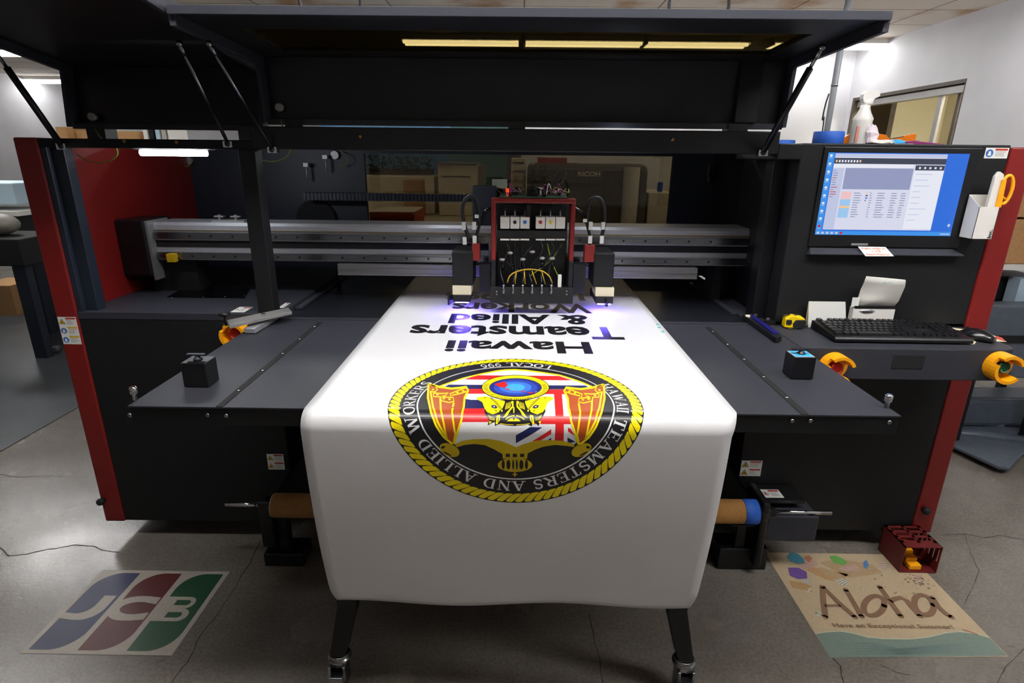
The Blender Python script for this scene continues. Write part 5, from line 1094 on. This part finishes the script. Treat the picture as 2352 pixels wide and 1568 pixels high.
# ------------------------------------------------------------------ floor decals
for n_, c_ in dict(jw=(176, 168, 156), jb=(48, 54, 88), jr=(92, 38, 38), jg=(34, 78, 50)).items(): mat('decal_'+n_, rgb(*c_), .45, noise=.10, nscale=120)
ja = Art(); jx0, jx1, jy0, jy1 = -1.650, -1.137, 1.487, 1.894; W_, H_ = jx1-jx0, jy1-jy0
ja.rect(0, 0, W_, H_, 'decal_jw', 1); bw = (W_-.018*2-.022*2)/3
def corner(cx_, cy_, r_, a0, a1, n=10): return [(cx_+r_*math.cos(math.radians(a0+(a1-a0)*i/n)), cy_+r_*math.sin(math.radians(a0+(a1-a0)*i/n))) for i in range(n+1)]
lo, hi = H_*.36, H_*.655; b0, b1 = .016, H_-.016; T_ = .030
for k, cc in enumerate(('decal_jb', 'decal_jr', 'decal_jg')):
    x0 = .018+k*(bw+.022); x1 = x0+bw; R_c = .085
    ja.poly([(x0, b0)]+corner(x1-R_c, b0+R_c, R_c, -90, 0)+[(x1, b1)]+corner(x0+R_c, b1-R_c, R_c, 90, 180), cc, 2)
    Wd = 'decal_jw'
    if k == 0:   # J
        ja.poly([(x1-.012, hi), (x1-.058, hi), (x1-.058, lo+.075)]+[(p_[0], p_[1]) for p_ in corner(x1-.058-.045, lo+.075, .045, 0, -90, 8)]+[(x0-.006, lo+.035), (x0-.006, lo+.008), (x0+.05, lo)]+corner(x1-.072, lo+.060, .060, -90, 0, 8)+[(x1-.012, lo+.08)], Wd, 3)
    if k == 1:   # C
        cy_ = (lo+hi)/2; ry2 = (hi-lo)/2
        o_ = [(x0+.062+(.082)*math.cos(math.radians(a_)), cy_+ry2*math.sin(math.radians(a_))) for a_ in range(90, 271, 12)]; i_ = [(x0+.075+.055*math.cos(math.radians(a_)), cy_+(ry2-T_)*math.sin(math.radians(a_))) for a_ in range(270, 89, -12)]
        ja.poly([(x1-.006, hi-.006)]+[(x0+.09, hi)]+o_+[(x0+.09, lo), (x1-.006, lo+.006), (x1-.006, lo+T_+.010), (x0+.09, lo+T_)]+i_+[(x0+.09, hi-T_), (x1-.006, hi-T_-.010)], Wd, 3)
    if k == 2:   # B
        cy_ = (lo+hi)/2; rr = (hi-lo)/4; xs = x0-.006
        ja.poly([(xs, lo), (x0+.09, lo)]+corner(x0+.09, lo+rr, rr, -90, 78, 8)+corner(x0+.085, hi-rr, rr*.97, -78, 90, 8)+[(xs, hi)], Wd, 3)
        for cz_ in (lo+rr, hi-rr): ja.poly([(x0+.040, cz_-.013), (x0+.082, cz_-.013)]+corner(x0+.084, cz_, .013, -90, 90, 6)+[(x0+.040, cz_+.013)], cc, 4)
jd = ja.emit(lambda u, v, h: (jx0+u, jy0+v, .0008+h), lift=.0003).build('floor_decal', ja.mats); tag(jd, 'JCB lettered decal with blue, red and green bands on the concrete', 'floor decal')
for n_, c_ in dict(sand=(184, 164, 134), sand2=(172, 146, 112), brown=(130, 100, 78), sea=(118, 134, 124), sea2=(104, 124, 120), foam=(180, 180, 156), teal=(70, 130, 150), red=(170, 110, 90), green=(100, 160, 80), purple=(104, 74, 140), lounge=(206, 194, 180), stripe=(140, 60, 56), shade=(176, 140, 96), blue=(80, 120, 160), dirt=(96, 88, 78)).items(): mat('aloha_'+n_, rgb(*c_), .5, noise=.06, nscale=70)
aa = Art(); Z6 = lambda x, y: tuple(atz(1700+x/3.607, 1200+y/3.607, 0)[:2])
def AP(col, pts, layer=2): aa.poly([Z6(*p_) for p_ in pts], 'aloha_'+col, layer)
c_sea = [(625, 925), (720, 912), (830, 905), (950, 925), (1060, 955), (1200, 968), (1400, 970), (1560, 955), (1700, 920), (1820, 908), (1950, 925), (2070, 960)]
q0, q1, q2, q3 = atz(1754, 1267, 0), atz(2092, 1275, 0), atz(2314, 1506, 0), atz(1905, 1511, 0)
aa.poly([(1.078, 2.06), (1.693, 2.058), (1.689, 1.535), (1.075, 1.520)], 'aloha_sand', 1)
AP('foam', [(x_, y_-12) for x_, y_ in c_sea[:-1]]+[(2062, 945), (2070, 962)]+c_sea[::-1][1:], 2)
AP('sea', c_sea+[(2208, 1104), (742, 1122)], 3)
for k in range(5): AP('sea2', [(700+k*30, 990+k*24), (1100, 1000+k*20), (1300, 1040+k*12), (1600, 1020+k*14), (2040+k*10, 985+k*24), (1600, 1034+k*14), (1300, 1056+k*12), (1080, 1012+k*20)], 4)
AP('shade', [(430, 330), (560, 360), (760, 400), (900, 430), (820, 500), (700, 470), (600, 420)], 2); AP('shade', [(400, 480), (520, 500), (600, 530), (520, 560), (430, 540)], 2); AP('sand2', [(650, 330), (830, 300), (1100, 350), (1180, 420), (900, 460)], 2)
for col, c_, pts in (('teal', 0, [(385, 290), (410, 250), (470, 255), (525, 300), (535, 335), (480, 345), (410, 320)]), ('red', 0, [(530, 285), (570, 275), (600, 300), (570, 330), (535, 310)]), ('purple', 0, [(395, 375), (480, 375), (550, 410), (555, 465), (480, 470), (410, 440)]),
                     ('green', 0, [(735, 280), (790, 275), (850, 300), (890, 335), (850, 355), (770, 330)]), ('blue', 0, [(1018, 330), (1045, 312), (1066, 350), (1050, 390), (1022, 370)]), ('sand2', 0, [(660, 370), (760, 400), (850, 450), (780, 470), (680, 420)])): AP(col, pts, 5)
def lounger(p0, p1, p2, p3, st, n=4):
    AP('lounge', [p0, p1, p2, p3], 3)
    for k in range(n):
        t0, t1 = (k+.3)/n, (k+.7)/n; L_ = lambda a_, b_, t_: (a_[0]+(b_[0]-a_[0])*t_, a_[1]+(b_[1]-a_[1])*t_)
        AP(st, [L_(p0, p3, t0), L_(p1, p2, t0), L_(p1, p2, t1), L_(p0, p3, t1)], 4)
lounger((480, 345), (615, 310), (655, 355), (520, 390), 'stripe'); lounger((810, 375), (960, 348), (998, 400), (850, 400), 'stripe'); lounger((500, 480), (575, 460), (585, 512), (520, 500), 'sea'); lounger((770, 480), (850, 455), (900, 500), (865, 530), 'sea'); lounger((1140, 335), (1220, 335), (1232, 400), (1148, 380), 'brown'); lounger((1425, 435), (1490, 430), (1520, 470), (1460, 490), 'stripe')
for cx_, cy_, r_ in ((570, 565, 34), (1020, 552, 20), (655, 760, 42)):
    c_ = Z6(cx_, cy_)
    for k in range(6): a_ = k*math.pi/3; aa.poly([c_, (c_[0]+r_*.00036*math.cos(a_), c_[1]+r_*.00036*math.sin(a_)), (c_[0]+r_*.00036*math.cos(a_+math.pi/3), c_[1]+r_*.00036*math.sin(a_+math.pi/3))], 'aloha_'+('lounge', 'foam', 'red' if r_ == 34 else 'sea')[k % 3], 5)
SL = [6]
def AS(pts, wd=.0205, layer=6):
    SL[0] += .35; layer = SL[0]; aa.stroke([Z6(*p_) for p_ in pts], wd, 'aloha_brown', layer, cap=True)
AS([(680, 535), (690, 660), (705, 785)]); AS([(682, 535), (810, 660), (950, 785)]); AS([(700, 690), (830, 690)], .013)
AS([(875, 560), (940, 670), (1005, 780)])
AS([(1108+84*math.cos(math.radians(a_))+18*math.sin(math.radians(a_))*-1, 692+82*math.sin(math.radians(a_))) for a_ in range(0, 361, 15)])
AS([(1155, 535), (1240, 655), (1330, 778)]); AS([(1240, 655), (1280, 635), (1330, 625), (1380, 650), (1420, 700), (1490, 778)])
AS([(1535+78*math.cos(math.radians(a_))-20*math.sin(math.radians(a_))*-1-14, 685+82*math.sin(math.radians(a_))) for a_ in range(0, 361, 15)]); AS([(1590, 625), (1640, 700), (1700, 755), (1750, 785)])
t0_ = Z6(782, 876); t1_ = Z6(1755, 862); V, Fc = text_mesh('Have an Exceptional Summer!', .02, 1.05); ax = min(v[0] for v in V); bx = max(v[0] for v in V)
aa.tris([(t0_[0]+(v[0]-ax)/(bx-ax)*(t1_[0]-t0_[0]), t0_[1]+.004+v[1]*.026) for v in V], Fc, 'aloha_brown', 9)
for k in range(40): c_ = Z6(rnd.gauss(1480, 110), rnd.gauss(470, 40)); r_ = rnd.uniform(.0015, .006); aa.ellipse(c_[0], c_[1], r_, r_*rnd.uniform(.4, 1), 'aloha_dirt', 7, n=7)
for k in range(14): c_ = Z6(rnd.uniform(1100, 1500), rnd.uniform(440, 680)); r_ = rnd.uniform(.001, .003); aa.ellipse(c_[0], c_[1], r_*2, r_, 'aloha_dirt', 7, rot=rnd.random()*3, n=6)
c_ = Z6(1900, 905); aa.stroke([Z6(1840, 885), Z6(1970, 930)], .006, 'aloha_red', 6)
ad = aa.emit(lambda u, v, h: (u, v, .0008+h), lift=.00025).build('floor_decal', aa.mats); tag(ad, 'sand coloured beach scene decal reading Aloha on the concrete by the foot pedal', 'floor decal')

# ------------------------------------------------------------------ the room behind, seen through the rear window and beside the machine
def furn(name, label, cat, px0, py0, px1, py1, Y, d, m_, zb=None, bevel=.01, group=None):
    a, b = aty(px0, py0, Y), aty(px1, py1, Y); zb_ = b.z if zb is None else zb
    t = thing(name, label, cat, ((a.x+b.x)/2, Y, zb_), group); MB().box(a.x, b.x, Y, Y+d, zb_, a.z).build('body', m_, t, bevel=bevel); return t, a, b
mat('press_body', rgb(92, 88, 82), .5); mat('beige', rgb(206, 198, 178), .6); mat('grey_body', rgb(132, 128, 120), .5); mat('grey_light', rgb(176, 172, 162), .5); mat('pale_blue', rgb(176, 200, 214), .5); mat('orange_box', rgb(196, 80, 30), .7); mat('teal_print', rgb(90, 130, 130), .7); mat('leaf', rgb(60, 66, 34), .8); mat('clutter', rgb(96, 80, 64), .8)
# long work bench carrying the machines
a, b = aty(836, 470, 4.6), aty(1548, 470, 4.6); BZ_ = 1.12
t = thing('work_bench', 'long work bench behind the printer, seen through the rear window', 'bench', (0, 4.6, 0)); bex = aty(1166, 450, 4.95).x
MB().box(a.x-.3, bex, 4.37, 5.3, BZ_-.05, BZ_).build('bench_top', 'beige', t)
for x_ in (a.x-.2, bex-.12): MB().box(x_, x_+.06, 4.4, 4.46, 0, BZ_-.05).build('leg', 'steel', t); MB().box(x_, x_+.06, 5.2, 5.26, 0, BZ_-.05).build('leg', 'steel', t)
t, a, b = furn('copier', 'cream office copier on the bench behind the rear window', 'copier', 1005, 376, 1098, 430, 4.9, .4, 'beige', BZ_+.002)
MB().box(a.x-.005, b.x+.005, 4.88, 5.2, a.z, a.z+.012).build('lid', 'grey_body', t); MB().box(a.x+.03, b.x-.06, 4.893, 4.899, a.z-.10, a.z-.095).build('tray_gap', 'black_matte', t); MB().box(b.x, b.x+.05, 4.95, 5.2, BZ_+.01, a.z-.01).build('side_bin', 'grey_body', t)
t, a, b = furn('document_tower', 'tall cream cabinet between the copier and the big grey press', 'cabinet', 1174, 362, 1207, 450, 5.1, .4, 'beige', 0.0)
for py in (372, 392): c = aty(1180, py, 5.1); MB().box(a.x+.02, b.x-.02, 5.092, 5.099, c.z-.008, c.z).build('vent', 'black_matte', t)
t, a, b = furn('digital_press', 'large grey digital press lettered RICOH behind the rear window', 'printer', 1216, 374, 1482, 512, 4.5, .9, 'press_body', 0.0, bevel=.05)
mat('press_letters', rgb(250, 246, 236), .3); ta = Art(); put_text(ta, 'RICOH', 0, 0, 1, 1, 'press_letters', 1, bold=.03); c0_, c1_ = aty(1327, 405, 4.5), aty(1379, 394, 4.5)
ta.emit(lambda u, v, h: (c0_.x+(c1_.x-c0_.x)*u, 4.497-h, c0_.z+(c1_.z-c0_.z)*v), lift=.001).build('lettering', ta.mats, t)
MB().box(aty(1410, 0, 4.5).x, aty(1425, 0, 4.5).x, 4.49, 4.5, .3, a.z-.05).build('seam', 'trim_brown', t); c = aty(1452, 384, 4.46); MB().cyl((c.x, 4.46, .4), (c.x, 4.46, c.z), .06).build('rounded_column', 'grey_light', t)
c0_, c1_ = aty(1300, 418, 4.5), aty(1470, 421, 4.5); MB().box(c0_.x, c1_.x, 4.492, 4.5, c1_.z-.012, c1_.z).build('seam', 'trim_brown', t)
c0_, c1_ = aty(1235, 376, 4.7), aty(1300, 362, 4.7); tag(MB().box(c0_.x, c1_.x, 4.6, 4.8, a.z+.001, c1_.z).build('folder_pile', 'label_red'), 'red folders lying on top of the grey digital press', 'folder')
t, a, b = furn('carton', 'orange carton with a white lid behind the rear window', 'carton', 848, 487, 952, 516, 3.9, .42, 'orange_box', .0, bevel=.004)
MB().hexa([(a.x, 3.9, a.z), (b.x, 3.9, a.z), (b.x, 4.32, a.z), (a.x, 4.32, a.z)], [(a.x, 3.9, a.z+.004), (b.x, 3.9, a.z+.004), (b.x, 4.32, a.z+.004), (a.x, 4.32, a.z+.004)]).build('lid', 'beige', t)
t, a, b = furn('desk_monitor', 'pale blue lit monitor behind the print carriage', 'monitor', 1127, 408, 1168, 436, 4.0, .03, 'black', None)
MB().box(a.x+.008, b.x-.008, 3.995, 3.999, b.z+.01, a.z-.008).build('screen', mat('mon_glow', rgb(190, 215, 235), .4, emit=.6), t); MB().box((a.x+b.x)/2-.02, (a.x+b.x)/2+.02, 4.03, 4.06, .0, b.z+.03).build('stand', 'black', t)
# low shelf clutter left of the copier
t, a, b = furn('storage_box', 'beige storage boxes left of the copier, behind the rear window', 'box', 836, 402, 998, 432, 5.0, .3, 'beige', BZ_+.002, bevel=.01)
t, a, b = furn('storage_box', 'smaller tan box in front of the beige storage boxes', 'box', 925, 412, 968, 434, 4.7, .2, 'cardboard', BZ_+.002)
rr = random.Random(9); a, b = aty(838, 356, 5.1), aty(998, 400, 5.1); zsh = aty(900, 402, 5.0).z
pt_ = thing('potted_plant', 'dark leafy plants along the storage boxes behind the rear window', 'plant', ((a.x+b.x)/2, 5.15, zsh+.001))
pm = MB()
for k in range(160):
    x_ = rr.uniform(a.x+.03, b.x-.03); z_ = rr.uniform(zsh+.01, a.z-.02); y_ = 5.1+rr.uniform(-.06, .12); l_ = rr.uniform(.02, .05); an = rr.uniform(0, 3.14)
    pm.poly([(x_, y_, z_), (x_+l_*math.cos(an)*.5, y_-.02, z_+l_*.3), (x_+l_*math.cos(an), y_, z_+l_*math.sin(an)), (x_+l_*.2, y_+.015, z_+l_*.5)])
pm.build('foliage', 'leaf', pt_); MB().box(a.x+.02, b.x-.02, 5.12, 5.22, zsh+.002, zsh+.05).build('planter', 'clutter', pt_)
# wall mural strip
a, b = aty(738, 270, 7.77), aty(1150, 305, 7.77)
mu = MB().box(XJ+.01, aty(1165, 300, 7.77).x, YB-.02, YB-.001, 1.5, 2.1)
a = aty(700, 288, 6.6); b = aty(1165, 300, 6.6)
t = thing('display_board', 'tall blue and photo printed display board behind the printer', 'display board', ((a.x+b.x)/2, 6.6, .05))
mat('mural_blue', rgb(70, 110, 170), .5, var=rgb(110, 160, 190), nscale=1.2)
MB().box(a.x+.17, b.x-.62, 6.6, 6.63, .05, 2.2).build('panel', 'mural_blue', t); MB().box(b.x-.62, b.x, 6.6, 6.63, .05, 2.2).build('photo_panel', 'teal_print', t); MB().box(a.x+.2, b.x-.2, 6.5, 6.75, 0, .05).build('foot', 'steel', t)
# rear right corner beyond the window
t, a, b = furn('shelf_cabinet', 'cream cabinet right of the grey digital press, behind the rear window', 'cabinet', 1490, 442, 1545, 520, 4.6, .5, 'beige', 0.0)
t, a, b = furn('water_jug', 'blue water jug on the cream cabinet behind the rear window', 'jug', 1514, 418, 1522, 441, 4.7, .06, 'tape_blue', None, bevel=.01)

# left background
t, a, b = furn('carton', 'plain cardboard carton on the tall shelf left, nearest the hood strut', 'carton', 126, 291, 158, 330, 5.2, .4, 'cardboard', None, bevel=.003, group='cartons on the tall shelf')
zs_ = b.z
t, a2_, b2_ = furn('carton', 'long cardboard carton on the tall shelf, seen under the left hood', 'carton', 172, 300, 320, 330, 5.3, .4, 'cardboard', zs_, bevel=.003, group='cartons on the tall shelf')
sh = thing('shelf_rack', 'tall white shelf rack left behind the printer carrying cartons', 'shelf', (a.x+.5, 5.4, 0))
MB().box(a.x-.05, b2_.x+.6, 5.15, 5.8, zs_-.035, zs_-.001).box(a.x-.05, b2_.x+.6, 5.15, 5.8, .8, .83).build('shelf_board', 'white_plastic', sh)
for x_ in (a.x-.05, b2_.x+.56): 
    for y_ in (5.15, 5.76): MB().box(x_, x_+.04, y_, y_+.04, 0, zs_-.035).build('upright', 'steel', sh)
for k in range(5): c = aty(330+k*14, 312, 5.3); tag(MB().box(c.x, c.x+.035, 5.3, 5.55, zs_, zs_+.19+.01*(k % 2)).build('binder', ('white_plastic', 'charcoal', 'pale_blue', 'grey_light', 'white_plastic')[k]), ('white binder at the left of the row under the left hood', 'dark binder in the row under the left hood', 'pale blue binder in the row under the left hood', 'grey binder in the row under the left hood', 'white binder at the right of the row under the left hood')[k], 'binder', 'binders on the tall shelf')
t, a, b = furn('plotter', 'pale blue and white plotter at the left edge of the picture', 'plotter', -120, 419, 38, 470, 5.0, .5, 'pale_blue', None, bevel=.01)
c0_, c1_ = aty(-120, 484, 4.9), aty(46, 496, 4.9); MB().box(c0_.x, c1_.x, 4.88, 5.4, c1_.z, c0_.z).build('paper_rail', 'white_plastic', t); c2_ = aty(0, 510, 4.95); MB().box(c0_.x, c1_.x-.05, 4.9, 5.35, c2_.z-.10, c1_.z).build('base', 'charcoal', t)
for x_ in (c1_.x-.15, c1_.x-1.0): MB().box(x_, x_+.08, 5.0, 5.3, 0.0, c2_.z-.09).build('leg', 'frame_blue', t)
t, a, b = furn('bench', 'black bench with a dark blue leg at the left edge', 'bench', -160, 547, 58, 612, 4.3, .5, 'black_matte', None, bevel=.01)
for x_ in (b.x-.15, b.x-1.1): MB().box(x_, x_+.10, 4.35, 4.42, .0, b.z).box(x_, x_+.10, 4.7, 4.77, 0, b.z).build('leg', 'frame_blue', t)
c = aty(30, 545, 4.5); t = thing('cloth_pile', 'grey folded bundle lying on the black bench', 'bundle', (c.x, 4.5, a.z+.001)); crm = MB().ball((c.x-.1, 4.5, a.z+.085), .16, .12, .085, 10); crm.build('bundle', 'grey_body', t)
t, a, b = furn('carton', 'cream carton on the floor far left, behind the blue leg', 'carton', 56, 612, 84, 646, 6.4, .4, 'cream', 0.0, bevel=.004)
t, a, b = furn('carton', 'tan carton on the floor at the far left edge', 'carton', -60, 655, 34, 700, 5.6, .4, 'cardboard', 0.0, bevel=.004)
# right background
t, a, b = furn('carton', 'big brown carton on the rack at the right edge, upper one', 'carton', 2300, 395, 2440, 500, 3.2, .6, 'cardboard', None, bevel=.004, group='brown cartons at the right edge')
t, a_, b_2 = furn('carton', 'big brown carton on the rack at the right edge, lower one', 'carton', 2280, 503, 2440, 607, 3.2, .6, 'cardboard', None, bevel=.004, group='brown cartons at the right edge')
rk = thing('rack', 'grey metal rack at the right edge with dark equipment under the cartons', 'rack', (a.x+.5, 3.2, 0)); zc_ = b_2.z-.002
xr0, xr1 = a_.x-.25, b_2.x+.15
MB().box(xr0, xr1, 3.18, 3.95, zc_-.03, zc_).build('shelf_board', 'white_plastic', rk)
z1_ = aty(2300, 700, 3.2).z; MB().box(xr0, xr1, 3.18, 3.95, z1_-.03, z1_).build('shelf_board', 'charcoal', rk)
for x_, y_ in ((xr0, 3.9), (xr1-.04, 3.9), (xr1-.04, 3.48)): MB().box(x_, x_+.04, y_, y_+.04, 0, zc_-.03).build('upright', 'charcoal', rk)
c0_, c1_ = aty(2283, 635, 3.3), aty(2345, 698, 3.3); tag(MB().box(c0_.x-.1, c1_.x+.1, 3.3, 3.7, z1_+.001, c0_.z).build('equipment_case', 'black', bevel=.01), 'black equipment case on the rack shelf under the brown cartons', 'equipment case')
c0_ = aty(2345, 640, 3.2); tag(MB().box(c0_.x, c0_.x+.12, 3.2, 3.28, z1_+.001, c0_.z).build('paper_stack', 'pale_blue'), 'pale paper leaning beside the black equipment case', 'paper')
mat('cart_blue', rgb(84, 92, 104), .4, noise=.1, nscale=20)
t, a, b = furn('equipment_cabinet', 'blue grey cabinet beside the keyboard desk at the right edge', 'cabinet', 2262, 702, 2460, 870, 3.0, .12, 'cart_blue', .45, bevel=.01)
MB().box(a.x-.0, b.x, 2.99, 3.12, .66, .70).build('cabinet_band', 'charcoal', t); MB().box(a.x+.02, a.x+.08, 3.02, 3.1, .051, .45).build('leg', 'charcoal', t); MB().box(b.x-.1, b.x-.03, 3.02, 3.1, .051, .45).build('leg', 'charcoal', t)
# grey floor trolley with a curved pressed skirt
g = [atz(2352, 1093, 0), atz(2182, 1018, 0)]
t = thing('floor_trolley', 'low grey pressed metal trolley base on the floor right of the printer', 'trolley', (2.6, 2.6, 0))
xx0 = atz(2182, 1000, 0).x; yy1 = 2.85
e0, e1, e2 = atz(2185, 1020, 0), atz(2300, 1092, 0), atz(2352, 1062, 0)
MB().prism([(e0.x-.12, e0.y+.02), (e1.x-.02, e1.y+.01), (e1.x+.03, e1.y), (e2.x, e2.y+.02), (e2.x+.5, e2.y+.3), (e2.x+.5, 3.45), (e0.x-.12, 3.45)], 'z', .03, .05).build('tray', 'cart_blue', t, bevel=.006)
for k, (yy, zz) in enumerate(((.42, .10), (.62, .16))): MB().tube([(e0.x-.08, e0.y+yy-.34, .052), (e2.x+.15, e2.y+yy-.34+.08, .052)], .028, 14).build('pressed_rib', 'cart_blue', t)
MB().box(e0.x-.1, e2.x+.4, 3.2, 3.42, .05, .24).build('motor_housing', 'cart_blue', t, bevel=.03)
for x_, y_ in ((e0.x+.0, e0.y+.1), (e2.x+.3, 2.8), (e0.x, 2.85)): MB().lathe((x_-.012, y_, .018), [(.017, 0), (.017, .025)], 14, 'x').build('caster', 'rubber', t)
tag(MB().box(3.05, 3.6, 2.32, 2.36, .0, .42).build('display_sheet', 'white_plastic'), 'white panel standing at the right edge beside the trolley', 'panel')
# white box sign hanging from the ceiling
c0_, c1_ = aty(386, 13, 6.5), aty(508, 0, 6.5)
t = thing('wall_unit', 'white box unit with red stripe hanging from the ceiling, above the left hood', 'ceiling unit', ((c0_.x+c1_.x)/2, 6.5, c0_.z-.06)); MB().box(c0_.x-.1, c1_.x, 6.5, 6.9, c0_.z-.06, CZ-.002).build('body', 'white_plastic', t, bevel=.01); MB().box(c0_.x+.05, c1_.x-.25, 6.49, 6.5, c0_.z+.0, c0_.z+.02).build('red_stripe', 'label_red', t)
